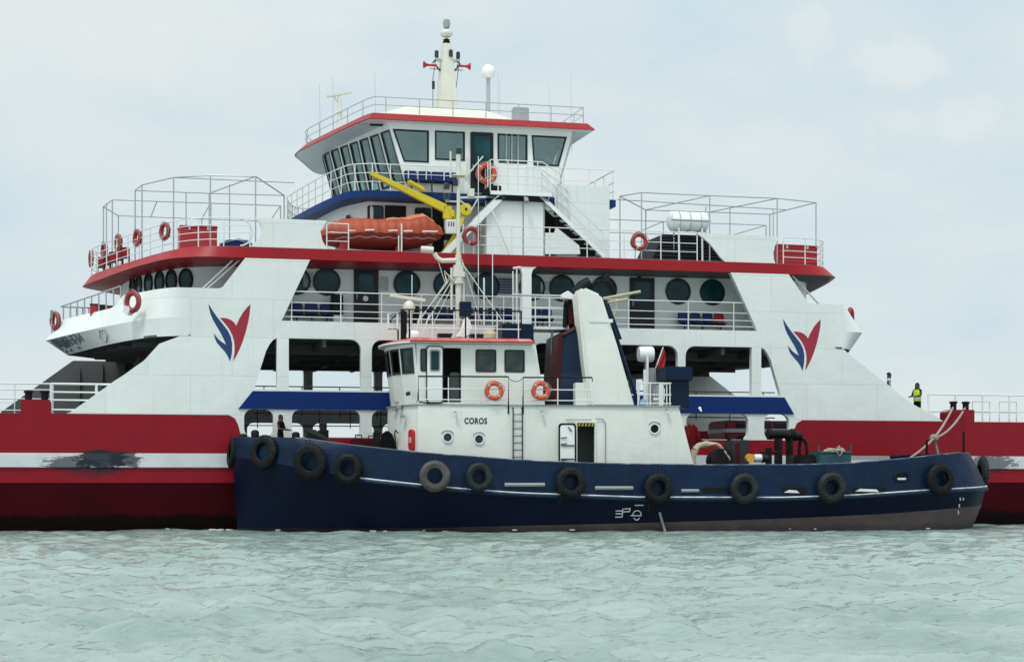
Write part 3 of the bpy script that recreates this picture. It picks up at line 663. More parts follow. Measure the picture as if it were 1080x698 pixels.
# ---- wheelhouse deck, house under it, stairs and the white blocks
def wheel_deck():
    ft = [(-5.3, 1.75), (-6.15, 2.3), (-6.8, 3.6), (-7.3, 5.4), (-7.7, 7.4), (-7.8, 8.2)]
    c = [(p.x, p.y) for p in crom(ft, 5)]; le = c+[(x, B-y) for x, y in c[-2::-1]]
    out = le+[(4.8, B-1.75), (4.8, 1.75)]
    dz = lambda x, y=0: -.45*max(0, (-6.1-x)/1.7)
    MB().slab(out, out, 12.98, 13.26, dz).build('wheelhouse_deck', M_bluedeck, ferry, smooth=30)
    ins = [(-.9+(x+.9)*.99, YC+(y-YC)*.98) for x, y in out]
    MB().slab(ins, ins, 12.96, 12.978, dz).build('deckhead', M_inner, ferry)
    base = [Vector((x+.05, y+.04 if y < YC else y-.04, 13.26+dz(x))) for x, y in le]
    base = [Vector((A.x(487, 1.8), 1.79, 13.26))]+base
    rail(MB(), base, 1.05, fr=(1, .66, .33), step=.72).build('bridge_railing', M_railwhite, ferry)
    rail(MB(), [(A.x(590, 1.8), 1.79, 13.26), (4.75, 1.79, 13.26), (4.75, B-1.8, 13.26)], 1.2, fr=(1, .6, .3), step=1.25).build('bridge_railing', M_railwhite, ferry)
    # house on the upper deck under it
    h = [(-4.9, 2.5), (-5.35, 2.55), (-6.2, 3.6), (-6.7, 5.4), (-7.05, 7.2), (-7.1, 8.2)]
    hc = [(p.x, p.y) for p in crom(h, 3)]; hl = hc+[(x, B-y) for x, y in hc[-2::-1]]; ho = hl+[(4.6, B-2.5), (4.6, 2.5)]
    MB().slab(ho, ho, 10.69, 12.95).build('upper_cabin', M_white, ferry, smooth=20)
    for (x0, x1, z0, z1, mm) in ((A.x(389, 2.5), A.x(403, 2.5), 12.15, 12.72, 0), (A.x(439, 2.5), A.x(453, 2.5), 12.15, 12.7, 0)):
        g = MB().prism(rrect(x0, x1, z0, z1, .08), XZ(2.47), .02).build('cabin_window', M_glassdark, ferry)
        MB().prism(rrect(x0-.06, x1+.06, z0-.06, z1+.06, .1), XZ(2.462), .034, [rrect(x0+.01, x1-.01, z0+.01, z1-.01, .07)]).build('frame', M_door, g)
    MB().box(A.x(405, 2.5)+.03, A.x(428, 2.5), 2.46, 2.497, 11.2, 12.8).build('doorway', M_black2, ferry)
    MB().box(A.x(456, 2.5), A.x(468, 2.5), 2.46, 2.497, 10.7, 12.8).build('doorway', M_black2, ferry)
    g = MB().prism(rrect(-.11, .11, 11.75, 12.45, .1), lambda u, v, w: (-5.95+u*.6-w*.8, 3.1-u*.8-w*.6, v), .03).build('cabin_window', M_glassdark, ferry)
    # block A (stair trunk) and block B
    x0, x1 = A.x(512, 1.05), A.x(586, 1.05)
    f = XZ(1.05)
    pts = [A.at(px, py, 1.05) for px, py in ((512, 268), (620, 270), (606, 256), (587, 240), (586, 215), (574, 210), (528, 208), (519, 212))]
    pts[0] = (pts[0][0], 10.69); pts[1] = (pts[1][0], 10.69)
    hole = [A.at(px, py, 1.05) for px, py in ((575, 219), (575, 245), (586, 245), (586.0, 228), (580, 222))]
    blk = MB().prism([(A.x(512, 1.05), 10.69), (A.x(574.5, 1.05), 10.69), (A.x(574.5, 1.05), 12.95), (A.x(526, 1.05), 12.95), (A.x(512, 1.05), 12.5)], f, .9).build('stair_trunk', M_white2, ferry)
    MB().prism([A.at(575, 268, 1.06), A.at(612, 268, 1.06), A.at(611, 259, 1.06), A.at(586.5, 239.5, 1.06), A.at(585, 245.5, 1.06), A.at(575, 245.5, 1.06)], XZ(1.06), .1).build('panel', M_white, blk)
    m = MB()
    for px in (512.6, 552, 574): x = A.x(px, 1.0); m.box(x-.02, x+.02, 1.03, 1.052, 10.7, 12.9)
    m.build('seam', M_grey, blk)
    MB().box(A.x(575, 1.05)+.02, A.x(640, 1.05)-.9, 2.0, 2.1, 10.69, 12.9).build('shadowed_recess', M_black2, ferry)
    xb0, xb1 = A.x(588, 1.5), A.x(643, 1.5)
    MB().box(xb0, xb1, 1.5, 2.42, 10.69, 13.78).build('stair_screen', M_white, ferry, bevel=.02)
    # stairs: left and right flights
    def flight(pxa, pya, pxb, pyb, y0, y1, dark):
        (xa, za), (xb, zb) = A.at(pxa, pya, y0), A.at(pxb, pyb, y0)
        d = Vector((xb-xa, 0, zb-za)); L = d.length; u = d/L; nrm = Vector((-u.z, 0, u.x)); wd_ = .075 if dark else .13
        if nrm.z < 0: nrm = -nrm
        s_ = MB()
        for y in (y0, y1):
            a = Vector((xa, y, za)); b = Vector((xb, y, zb)); w = wd_
            vs = [a-nrm*w, b-nrm*w, b+nrm*w, a+nrm*w]; vs += [v+Vector((0, .05, 0)) for v in vs]
            s_.add(vs, [(0, 1, 2, 3), (4, 7, 6, 5), (0, 4, 5, 1), (1, 5, 6, 2), (2, 6, 7, 3), (3, 7, 4, 0)])
        st = s_.build('staircase', M_white2, ferry)
        n = 11; m = MB()
        for k in range(n):
            t = (k+.5)/n; c = Vector((xa, 0, za))+d*t; m.box(c.x-.14, c.x+.14, y0+.05, y1, c.z-.02, c.z+.02)
        m.build('tread', M_grey if not dark else M_white, st)
        h = MB(); up = Vector((0, 0, .9))
        for y in (y0+.02,):
            a = Vector((xa, y, za)); b = Vector((xb, y, zb)); h.tube([a+up, b+up], .024); h.tube([a+up*.5, b+up*.5], .018)
            for t in (.02, .25, .5, .75, .98): p = a.lerp(b, t); h.tube([p, p+up], .02)
        return st, h
    st, h = flight(638, 271, 570, 206, .85, 1.5, True)
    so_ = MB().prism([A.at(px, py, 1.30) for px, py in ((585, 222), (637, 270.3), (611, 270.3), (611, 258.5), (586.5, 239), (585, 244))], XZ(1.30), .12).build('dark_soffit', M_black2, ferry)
    m = MB()
    for k in range(9):
        px, py = 588+k*5.4, 228+k*4.9; (xq, zq) = A.at(px, py, 1.27); m.box(xq-.13, xq+.05, 1.26, 1.30, zq-.015, zq+.02)
    m.build('step_edges', M_white2, so_)
    h.build('stair_handrail', M_railwhite, st)
    st2, h2 = flight(468, 269, 530, 206, .85, 1.5, False)
    # landing in front of the bridge door with its rails
    xa, xb = A.x(517, .9), A.x(581, .9)
    pf = MB().box(xa, xb, .75, 1.74, 13.13, 13.27).build('stair_landing', M_white2, ferry)
    m = MB(); rail(m, [(xa, 1.7, 13.27), (xa, .78, 13.27), (xb-.4, .78, 13.27), (xb+.5, .78, 12.75)], 1.22, fr=(1, .75, .5, .25), step=.42)
    rail(m, [(xb-.9, 1.45, 13.27), (xb-.3, 1.45, 13.27), (xb+.9, 1.45, 12.4)], 1.1, fr=(1, .66, .33), step=.35)
    m.build('rail', M_railwhite, pf)
    MB().prism([(xa-.35, 13.12), (xa+.45, 13.12), (xa+.45, 13.5), (xa+.05, 13.5), (xa-.2, 13.35)], XZ(.9), .3).build('dark_bracket', M_black2, ferry); MB().prism([(xa+.15, 12.93), (xb-.05, 12.93), (xb-.15, 13.12), (xa+.4, 13.12)], XZ(.85), .3).build('dark_bracket', M_black2, ferry)
    m = MB(); x = A.x(553, .8); m.tube([(x, .8, 13.1), (x+.05, .75, 12.95)], .04); m.tube([(x+.05, .72, 13.0), (x+.05, .6, 12.85)], .09, n=10); m.build('floodlight', M_grey, ferry)
    # pale A-frame strut by the trunk
    m = MB(); (xa, za), (xb, zb) = A.at(519, 222, .6), A.at(538, 272, .6); m.tube([(xa, .6, za), (xb, .6, max(zb, 10.7))], .035); m.build('strut', M_railwhite, ferry)
wheel_deck()
# ---- wheelhouse
def wheelhouse():
    zf, zt = 13.27, 15.98
    LB = [(-3.75, 1.9), (-4.75, 4.7), (-5.45, 7.2), (-5.6, 8.2)]       # wall foot, left front (near half)
    LT = [(-4.55, 1.9), (-5.35, 4.6), (-6.15, 7.2), (-6.3, 8.2)]       # wall head
    lb = LB+[(x, B-y) for x, y in LB[-2::-1]]; ltp = LT+[(x, B-y) for x, y in LT[-2::-1]]
    rb, rt = 2.32, 3.12
    foot = lb+[(rb, B-1.9), (rb, 1.9)]; head = ltp+[(rt, B-1.9), (rt, 1.9)]
    H_ = zt-zf
    def wall(i, holes, name='wheelhouse_wall'):
        a0, b0 = Vector((*foot[i], zf)), Vector((*foot[(i+1) % len(foot)], zf)); a1, b1 = Vector((*head[i], zt)), Vector((*head[(i+1) % len(foot)], zt))
        nrm = (b0-a0).cross(a1-a0).normalized(); c = Vector((-.9, YC, 15))
        if nrm.dot(c-a0) < 0: nrm = -nrm        # inwards
        f = lambda u, v, w: a0.lerp(b0, u).lerp(a1.lerp(b1, u), (v-zf)/H_)+nrm*w
        w_ = MB().prism([(0, zf), (1, zf), (1, zt), (0, zt)], f, .09, holes).build(name, M_white2, ferry)
        for hl in holes:
            g = MB().prism(hl, lambda u, v, w: f(u, v, .03+w), .008).build('window', M_glass, w_)
            cu = sum(p[0] for p in hl)/len(hl); cv = sum(p[1] for p in hl)/len(hl); L = (b0-a0).length
            def shr(k): return [(cu+(p[0]-cu)*(1-k/max(.05, abs(max(q[0] for q in hl)-cu)*L)), cv+(p[1]-cv)*(1-k/max(.05, abs(max(q[1] for q in hl)-cv)))) for p in hl]
            MB().prism([(cu+(p[0]-cu)*1.02, cv+(p[1]-cv)*1.02) for p in hl], lambda u, v, w: f(u, v, -.02+w), .05, [shr(.05)]).build('frame', M_door, g)
        return w_
    # front-left facets: seven tall panes on the near half
    n = len(foot)
    def panes(i, k, z0=13.62, z1=15.70, mfrac=.14):
        out = []
        for q in range(k):
            a = (q+mfrac*.7)/k; b = (q+1-mfrac*.7)/k; out.append(rrect(a, b, z0, z1, .0))
        return out
    for i in range(n):
        a, b = Vector(foot[i]), Vector(foot[(i+1) % n])
        if i in (0, len(lb)-2): wall(i, panes(i, 3))
        elif i in (1, len(lb)-3): wall(i, panes(i, 3))
        elif i < len(lb)-1: wall(i, panes(i, 1))
        elif i == n-2: # right end
            wall(i, [rrect((q+.18)/9, (q+.82)/9, 14.55, 15.70, .0) for q in range(9)])
        elif i == n-1: # near side
            a0, a1 = foot[i][0], foot[0][0]; t0, t1 = head[i][0], head[0][0]
            def uu(px, z): x, _ = A.x(px, 1.9), 0; k = (z-zf)/H_; xr = lerp(a0, t0, k); xl = lerp(a1, t1, k); return (x-xr)/(xl-xr)
            Q = lambda p0, p1, p2, p3, z0, z1: [(uu(p0, z0), z0), (uu(p1, z0), z0), (uu(p2, z1), z1), (uu(p3, z1), z1)]
            hs = [Q(452, 426, 414.5, 452, 14.47, 15.72), Q(490, 459, 459, 490, 14.6, 15.74), Q(556, 525, 525, 556, 14.6, 15.74), Q(589, 563, 561, 597.5, 14.55, 15.74)]
            hs = [h for h in hs]
            dh = Q(520, 496, 496, 520, 13.45, 15.74)
            f_ = wall(i, hs+[dh][:0])
            # bridge door
            x0, x1 = A.x(496, 1.9), A.x(520, 1.9)
            d = MB().prism(rrect(x0, x1, 13.35, 15.76, .06), XZ(1.84), .055).build('bridge_door', M_door, ferry)
            MB().prism(rrect(x0+.14, x1-.14, 14.55, 15.6, .06), XZ(1.828), .01).build('window', M_glassdark, d)
            MB().tube([(x0+.1, 1.8, 14.2), (x0+.1, 1.8, 14.45)], .02).build('handle', M_steel, d)
            MB().box(x0-.18, x0-.1, 1.78, 1.9, 14.0, 14.2).build('door_hook', M_railwhite, d)
            m = MB()
            for px in (534, 540, 546.5): m.tube([(A.x(px, 1.83), 1.85, 14.6), (A.x(px, 1.83), 1.85, 15.74)], .012)
            m.build('window_bar', M_railwhite, ferry)
        else: wall(i, [rrect((q+.12)/6, (q+.88)/6, 14.55, 15.7, .0) for q in range(6)])
    # floor, headlining, consoles
    MB().slab([(x*.97, y) for x, y in foot], [(x*.97, y) for x, y in foot], 13.265, 13.30).build('bridge_floor', M_dgrey, ferry)
    m = MB()
    m.box(-3.6, 1.6, 5.6, 6.6, 13.3, 14.45); m.box(-3.7, -2.8, 2.2, 7.5, 13.3, 14.35); m.box(-2.2, -.3, 2.6, 3.3, 13.3, 14.5); m.box(-1.2, -.6, 3.0, 3.3, 14.5, 15.1)
    m.build('bridge_console', M_dgrey, ferry, bevel=.03)
    m = MB(); m.box(2.0, 2.7, 2.35, 2.95, 13.6, 14.5); m.box(2.0, 2.15, 2.35, 2.95, 14.4, 15.0, rot=Matrix.Rotation(rad(-12), 3, 'Y')); m.build('beige_chair', M_beige, ferry, bevel=.07)
    # roof
    lo = [(-5.4, 1.5), (-5.9, 2.7), (-6.7, 5.4), (-7.3, 7.4), (-7.4, 8.2)]; up = [(-5.2, 1.75), (-5.6, 2.8), (-6.4, 5.4), (-6.95, 7.4), (-7.05, 8.2)]
    c0 = [(p.x, p.y) for p in crom(lo, 4)]; c1 = [(p.x, p.y) for p in crom(up, 4)]
    o0 = c0+[(x, B-y) for x, y in c0[-2::-1]]+[(3.85, B-1.5), (3.85, 1.5)]; o1 = c1+[(x, B-y) for x, y in c1[-2::-1]]+[(3.6, B-1.75), (3.6, 1.75)]
    dz = lambda x, y=0: -.30*max(0, (-5.4-x)/2.0)
    MB().slab(o0, o1, 16.02, 16.30, dz).build('wheelhouse_roof_edge', M_fascia, ferry, smooth=35)
    i0 = [(-1.2+(x+1.2)*.99, YC+(y-YC)*.985) for x, y in o0]
    MB().slab(i0, i0, 15.99, 16.018, dz).build('eave_soffit', M_white, ferry)
    i1 = [(-1.2+(x+1.2)*.97, YC+(y-YC)*.96) for x, y in o1]
    MB().slab(i1, i1, 16.302, 16.34, dz).build('wheelhouse_roof', M_white2, ferry)
    m = MB(); m.box(-5.2, -4.7, 2.2, 2.5, 15.92, 15.988); m.box(-5.9, -5.4, 3.9, 4.2, 15.9, 15.97); m.build('soffit_lamp', M_black2, ferry)
    # cream raised casing on the roof
    k0 = [(-5.2, 4.2), (1.9, 4.2), (1.9, 11.5), (-5.2, 11.5)]; k1 = [(-3.2, 5.2), (.2, 5.2), (.2, 10.5), (-3.2, 10.5)]
    MB().slab(k0, [(-4.4, 4.6), (1.4, 4.6), (1.4, 11), (-4.4, 11)], 16.34, 16.9).slab([(-4.4, 4.6), (1.4, 4.6), (1.4, 11), (-4.4, 11)], k1, 16.9, 17.35).build('roof_casing', M_cream, ferry, bevel=.08)
    ro = c1+[(x, B-y) for x, y in c1[-2::-1]]
    base = [Vector((3.45, 1.85, 16.34))]+[Vector((x+.1, y+.1 if y < YC else y-.1, 16.34+dz(x))) for x, y in ro]+[Vector((3.45, B-1.85, 16.34)), Vector((3.45, 1.85, 16.34))]
    rail(MB(), base, .62, fr=(1, .5), step=1.35, r=.02, rp=.02).build('roof_railing', M_steel, ferry)
    MB().box(1.1, 1.75, 4, 4.4, 16.34, 17.3).build('roof_locker', M_grey, ferry, bevel=.02)
    # thin whip aerials
    m = MB()
    for px, py0, py1, y in ((338, 140, 88, 8), (352, 128, 80, 9), (396.5, 120, 75, 5), (603, 128, 80, 8), (625-97, 120, 85, 9), (526, 120, 75, 10), (580, 125, 90, 9)):
        x, z0 = A.at(px, py0, y); _, z1 = A.at(px, py1, y); z0 = 16.3; m.tube([(x, y, z0), (x-.05, y, z1)], .014, r2=.006)
    m.build('whip_aerial', M_steel, ferry)
wheelhouse()
def main_mast():
    y = 8.2; x = -.84
    m = MB()
    def ring(z, hx, hy): return [(x-hx, y-hy, z), (x+hx, y-hy, z), (x+hx, y+hy, z), (x-hx, y+hy, z)]
    rows = [ring(17.2, .44, .5), ring(18.6, .36, .42), ring(20.0, .25, .3), ring(20.75, .19, .22)]
    m.grid([r+[r[0]] for r in rows]); m.add(rows[-1], [(0, 1, 2, 3)])
    m.box(x-.55, x+.55, y-.25, y+.25, 20.02, 20.07); m.box(x-.75, x+.75, y-.06, y+.06, 19.62, 19.68)
    m.tube([(x, y, 20.7), (x, y, 21.25)], .07)
    mast = m.build('main_mast', M_cream, ferry, bevel=.02)
    for dx, z, r in ((-.5, 20.08, .09), (.45, 20.08, .09), (.13, 20.15, .09)):
        MB().lathe([(0, 0), (r, 0), (r, .26), (r*.6, .3), (0, .3)], (x+dx, y-.3, z), 12).build('navigation_light', M_lamp, mast)
    MB().lathe([(0, 0), (.16, 0), (.16, .06), (.12, .1), (.16, .14), (0, .2)], (x, y, 20.8), 16).build('light_bracket', M_black2, mast)
    MB().lathe([(0, .0), (.2, .02), (.27, .12), (.27, .2), (.2, .3), (0, .34)], (x, y, 21.05), 20).build('scanner_dome', M_cream, mast)
    MB().lathe([(0, -.2), (.13, -.18), (.16, 0), (.13, .18), (0, .2)], (x, y-.02, 21.62), 16, 'Z').tube([(x-.1, y, 21.75), (x+.12, y, 21.55)], .1).build('camera_head', M_grey, mast)
    for s in (-1, 1):
        MB().lathe([(.05, 0), (.05, .35), (.07, .45), (.15, .56), (.16, .58)], (0, 0, 0), 16, 'X').build('horn', M_redsoft, mast, loc=(x+s*.45, y-.1, 19.8+.02*s)).scale = (s, 1, 1)
        MB().tube([(x+s*.62, y, 19.9), (x+s*.45, y, 20.05)], .03).tube([(x+s*.3, y-.1, 19.55), (x+s*.5, y-.1, 19.8)], .035).build('horn_pipe', M_dgrey, mast)
    m = MB(); m.tube([(x-.5, y-.1, 20.05), (x-.62, y-.1, 19.2), (x-.6, y, 17.3)], .014); m.tube([(x+.55, y-.1, 20.05), (x+.4, y-.1, 18.8), (x+.1, y-.55, 17.4)], .014); m.build('cable', M_dgrey, mast)
    m = MB(); m.box(x-.66, x-.54, y-.12, y-.08, 18.75, 19.1); m.build('pennant', M_dgrey, mast)
    # satellite dome on its post
    xx = A.x(515, 8.2)
    p = MB().tube([(xx, 8.2, 16.9), (xx, 8.2, 19.4)], .09, n=10).build('dome_post', M_steel, ferry)
    MB().lathe([(0, 0), (.22, .0), (.29, .12), (.3, .3), (.24, .48), (.12, .57), (0, .6)], (xx, 8.2, 19.38), 24).build('satellite_dome', M_white2, p)
    # radar at the bow end of the roof
    xr, yr = A.x(358, 6), 6.0
    m = MB(); m.tube([(xr-.12, yr, 16.3), (xr-.05, yr, 17.3)], .045); m.tube([(xr+.14, yr, 16.3), (xr+.05, yr, 17.3)], .045); m.tube([(xr, yr, 17.1), (xr, yr, 17.75)], .13, r2=.07, n=10); m.tube([(xr, yr, 17.4), (xr-.22, yr, 17.75)], .03)
    p = m.build('radar_pedestal', M_cream, ferry)
    MB().box(-.52, .52, -.09, .09, -.05, .05, rot=Matrix.Rotation(rad(-13), 3, 'Y')).build('radar_scanner', M_cream, p, loc=(xr, yr, 17.86), bevel=.02)
main_mast()
# ---- emblems and end railings of the vehicle deck
EB = [(155, 80), (158, 110), (170, 160), (190, 210), (220, 262), (252, 315), (277, 365), (298, 414), (268, 396), (238, 372), (215, 345), (200, 322), (205, 358), (222, 396), (252, 432), (285, 468), (310, 505), (330, 550), (341, 505), (346, 460), (347, 405), (336, 350), (312, 300), (272, 248), (230, 195), (190, 140)]
ER = [(248, 196), (272, 222), (300, 255), (326, 290), (348, 335), (362, 380), (368, 430), (366, 480), (355, 548), (378, 512), (408, 450), (434, 385), (458, 310), (478, 230), (492, 150), (497, 82), (468, 112), (436, 150), (408, 200), (392, 232), (380, 260), (366, 236), (345, 216), (315, 202), (280, 195)]
def emblem(px0, py0, s):
    for pts, mm in ((EB, M_logoblue), (ER, M_logored)):
        P = [A.at(px0+(x-155)/s, py0+(y-80)/s, 0) for x, y in pts]
        MB().prism(P, XZ(-.006), .007).build('emblem', mm, ferry)
emblem(220, 320.3, 7.75)
emblem(826, 336.3, 8.72*.99)
def vehicle_deck_rails():
    zb = 4.34
    rail(MB(), [(-27, .95, zb-.3), (A.x(56), .95, zb-.3)], 1.42, fr=(1, .84, .6, .3), step=1.3, r=.032).build('ramp_railing', M_railwhite, ferry)
    rail(MB(), [(A.x(54), .1, zb), (-14.2, .1, zb)], 1.08, fr=(1, .72, .45, .12), step=1.55, r=.045, rp=.05).build('ramp_railing', M_railwhite, ferry)
    rail(MB(), [(18.0, .35, zb), (28, .35, zb)], 1.12, fr=(1,), step=1.2, r=.035, rp=.045).build('ramp_railing', M_railwhite, ferry)
    m = MB()
    for k in range(10): x0 = A.x(1032)+k*1.25; m.tube([(x0, .5, zb), (x0, .5, zb+.85), (x0+.8, .5, zb+.85), (x0+.8, .5, zb)], .025); m.tube([(x0, .5, zb+.4), (x0+.8, .5, zb+.4)], .02)
    m.tube([(18.0, .35, zb+.42), (28, .35, zb+.42)], .025); m.build('gate_frame', M_railwhite, ferry)
    for xr in ((-27, -17.2), (18.6, 28)):
        rail(MB(), [(xr[0], B-.2, zb), (xr[1], B-.2, zb)], 1.05, fr=(1, .5), step=1.5).build('ramp_railing', M_railwhite, ferry)
    m = MB(); m.box(-27, -17.1, B-.9, B-.4, 3.33, 4.4); m.build('ramp_ledge', M_grey, ferry)
vehicle_deck_rails()

# ================================================================== THE TUG
tug = empty('tugboat', 'navy blue tugboat with white deckhouse, funnel casing and mast alongside the ferry', 'tugboat', T.world(0, 0, 0), T.t)
WD = [(0, .22), (.25, .75), (.6, 1.25), (1.1, 1.75), (1.8, 2.25), (2.8, 2.78), (4, 3.2), (5.5, 3.55), (7.5, 3.78), (10, 3.84), (23, 3.84), (25.2, 3.72), (26.8, 3.42), (27.9, 2.95), (28.6, 2.35), (29.0, 1.5), (29.15, 0)]
ZTOP = [(0, 3.45), (1.5, 3.42), (2.6, 3.33), (4, 3.12), (6.5, 2.84), (10, 2.58), (13, 2.46), (17, 2.41), (20.5, 2.42), (22.5, 2.48), (24.5, 2.63), (26, 2.78), (27.7, 2.9), (29.2, 2.95)]
ZST = [(0, 2.75), (1.5, 2.5), (3, 2.2), (4.3, 1.97), (6.4, 1.74), (8, 1.58), (10, 1.43), (14.5, 1.27), (20, 1.25), (22.5, 1.32), (25.4, 1.5), (29.2, 1.66)]
ZBT = [(0, .12), (7, .16), (9, .22), (14, .31), (20, .46), (24, .62), (29.2, .96)]
XS = [0, .12, .3, .6, 1.0, 1.5, 2.1, 2.8, 3.6, 4.5, 5.5, 6.6, 8, 9.5, 11, 13, 15, 17, 19, 21, 22.5, 23.8, 25, 26, 26.8, 27.5, 28, 28.4, 28.7, 28.95, 29.08, 29.15]
def tw(x): return interp(WD, x)
def flare(x, lv):
    """narrowing of the hull below the strake: lv 0 strake .. 1 waterline .. 1.6 keel"""
    k = lerp(.50, .10, min(1, max(0, x)/10)); 
    return max(.12, 1-k*lv)
def hx(x, lv):      # fore-aft shift of the ends: stem almost upright, counter cut under at the stern
    if x < 4: return x+.22*lv*(1-x/4)
    if x > 24: return x-(.14*lv if lv <= .82 else .115+(lv-.82)*2.3)*((x-24)/5.15)**2
    return x
def section(lv, zf, side, dw=0, dx=0): return [(hx(x, lv)+(dx*((x-24)/5.15)**2 if x > 24 else 0), side*max(.0, (tw(x)*flare(x, lv)+dw) if x < 29.1 else 0), zf(x)) for x in XS]
def loop(lv, zf, dw=0, dx=0): return section(lv, zf, -1, dw, dx)+section(lv, zf, 1, dw, dx)[::-1]
zt_, zs_, zb_ = (lambda x: interp(ZTOP, x)), (lambda x: interp(ZST, x)), (lambda x: interp(ZBT, x))
def tug_hull():
    m = MB()
    m.grid([loop(0, zs_), loop(0, lambda x: lerp(zs_(x), zt_(x), .5), -.03, -.35), loop(0, zt_, -.08, -.75)], closed=False)
    m.grid([loop(0, zt_, -.08, -.75), loop(0, lambda x: zt_(x)+.02, -.10, -.8), loop(0, lambda x: zt_(x)+.02, -.24, -.9), loop(0, zt_, -.27, -.92), loop(0, lambda x: zs_(x)+.1, -.2, -.5)])
    m.build('bulwark', M_navy, tug, smooth=40)
    lowers = [(0, zs_), (.15, lambda x: lerp(zs_(x), zb_(x), .2)), (.5, lambda x: lerp(zs_(x), zb_(x), .6)), (.82, zb_)]
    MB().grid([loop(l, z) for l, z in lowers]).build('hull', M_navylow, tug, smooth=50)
    MB().grid([loop(.82, zb_), loop(1.0, lambda x: min(.08, zb_(x)-.05)), loop(1.6, lambda x: -.9)]).build('boot_top', M_boot, tug, smooth=40)
    # rubbing strake: bright painted edge from abaft the bow tyres to the stern
    m = MB(); near = [Vector((hx(x, 0), -(interp(WD, x)+.055), zs_(x))) for x in [4.3+.6*k for k in range(40)] if x < 28.1]
    far = [Vector((p.x, -p.y, p.z)) for p in near]
    ends = [Vector((x, -(interp(WD, x)+.05), zs_(x))) for x in (28.3, 28.7, 29.0, 29.14)]
    path = near+ends+[Vector((p.x, -p.y, p.z)) for p in ends[::-1]]+far[::-1]
    m.tube(path, .030, n=8); m.build('rubbing_strake', mat('worn_white_strake_paint', (.62, .64, .64), .5, var=.2, scale=3, grime=.95, grime_col=(.03, .05, .08), gscale=1.1), tug)
    m = MB(); m.tube([p-Vector((0, 0, .09)) for p in path], .075, n=8); m.build('strake_bar', M_navy, tug)
    m = MB(); d = lambda x: zs_(x)+.35
    a = section(0, d, -1, -.2); b = section(0, d, 1, -.2); m.grid([a, b]); m.build('main_deck', M_dgrey, tug)
    # worn bright edge on the bulwark top
    m = MB(); pth = [Vector((hx(x, 0)-(.8*((x-24)/5.15)**2 if x > 24 else 0), -(tw(x)-.12), zt_(x)+.03)) for x in [2.2+.5*k for k in range(53)] if x < 28.2]
    m.tube(pth, .03, n=6); m.build('bulwark_cap', mat('worn_navy_edge', (.05, .07, .11), .5, var=.4, scale=2, grime=.95, grime_col=(.5, .5, .48), gscale=1.4), tug)
    # grey fender strips, freeing ports, hawse hole
    def on_side(x, z, out=.0):
        t = (z-zs_(x))/(zt_(x)-zs_(x)); 
        if z >= zs_(x): return Vector((x, -(tw(x)-.08*max(0, t))-out, z))
        l = .82*(zs_(x)-z)/(zs_(x)-zb_(x)); return Vector((x, -(tw(x)*flare(x, l))-out, z))
    for x0, x1, z, t in ((9.56, 11.02, 1.72, .07), (12.87, 14.28, 1.6, .07), (16.09, 16.75, 1.5, .06)):
        MB().tube([on_side(x0, z, .04), on_side(x1, z, .04)], t, n=8).build('fender_strip', M_grey, tug)
    def patch(x0, x1, z0, z1, name, mt, r=.05, out=.012):
        return MB().prism(rrect(x0, x1, z0, z1, r), lambda u, v, w: on_side(u, v, out-w), .02).build(name, mt, tug)
    for x0, x1, z0, z1 in ((16.9, 18.0, 1.42, 1.62), (19.9, 20.9, 1.38, 1.62), (22.65, 24.0, 1.42, 1.62)):
        p = patch(x0, x1, z0, z1, 'freeing_port', M_black2)
        if x0 > 19: MB().prism([(x0+.1, z0+.05), (x1-.3, z0+.03), (x1-.4, z0+.12), (x0+.3, z0+.15)], lambda u, v, w: on_side(u, v, .026-w), .012).build('flap', M_mark, p)
    h = patch(24.35, 24.88, 1.88, 2.14, 'fairlead', M_black2, .1); 
    MB().tube([on_side(24.61+.30*math.cos(a), 2.01+.16*math.sin(a), .03) for a in [k*math.pi/8 for k in range(16)]], .035, closed=True).build('rim', M_navy, h)
    MB().prism(rrect(24.45, 24.8, 1.9, 1.97, .02), lambda u, v, w: on_side(u, v, .03-w), .012).build('roller', M_mark, h)
    rr_ = random.Random(5)
    for x0, z0, L_, w_ in ((20.1, 1.38, .5, .05), (20.7, 1.38, .35, .04), (22.9, 1.42, .5, .06), (23.7, 1.42, .4, .04), (24.6, 1.86, .35, .05), (17.2, 1.42, .4, .04), (11.6, 1.4, .5, .04), (6.2, 1.7, .5, .05), (14.9, 1.25, .6, .05), (8.0, 1.55, .45, .04)):
        pts = [(x0-w_, z0), (x0+w_, z0), (x0+w_*.6, z0-L_*.5), (x0+w_*.1, z0-L_), (x0-w_*.5, z0-L_*.6)]
        MB().prism(pts, lambda u, v, w: on_side(u, v, .008-w), .006).build('rust_run', mat('rust_run', (.045, .022, .014), .8, spec=.1, var=.4, scale=6), tug)
    # load line and draught marks
    def stroke(pts, tk=.028, closed=False): return MB().tube([on_side(x, z, .012) for x, z in pts], tk*.7, n=6, closed=closed)
    X = lambda px: T.x(px, -3.7); Zz = lambda py: T.at(665, py, -3.65)[1]
    m = MB()
    for pts in ([(649.5, 538.5), (656.5, 538.5)], [(649.5, 541.5), (656.5, 541.5)], [(649.5, 545), (656.5, 545)], [(656.8, 545), (656.8, 536.5), (664, 536)], [(657, 539.5), (664, 539.2)], [(664.5, 535.2), (664, 539.2)], [(669, 532.5), (678.5, 532.5)], [(665.5, 543.5), (676.5, 543.5)]):
        m.v, m.f, m.m = m.v, m.f, m.m; q = [on_side(X(a), Zz(b_), .012) for a, b_ in pts]; m.tube(q, .02, n=5)
    c = (672.2, 543.2); arc = [on_side(X(c[0]+4.6*math.cos(a)), Zz(c[1]-5*math.sin(a)), .012) for a in [rad(k) for k in range(-5, 186, 19)]]; m.tube(arc, .02, n=5)
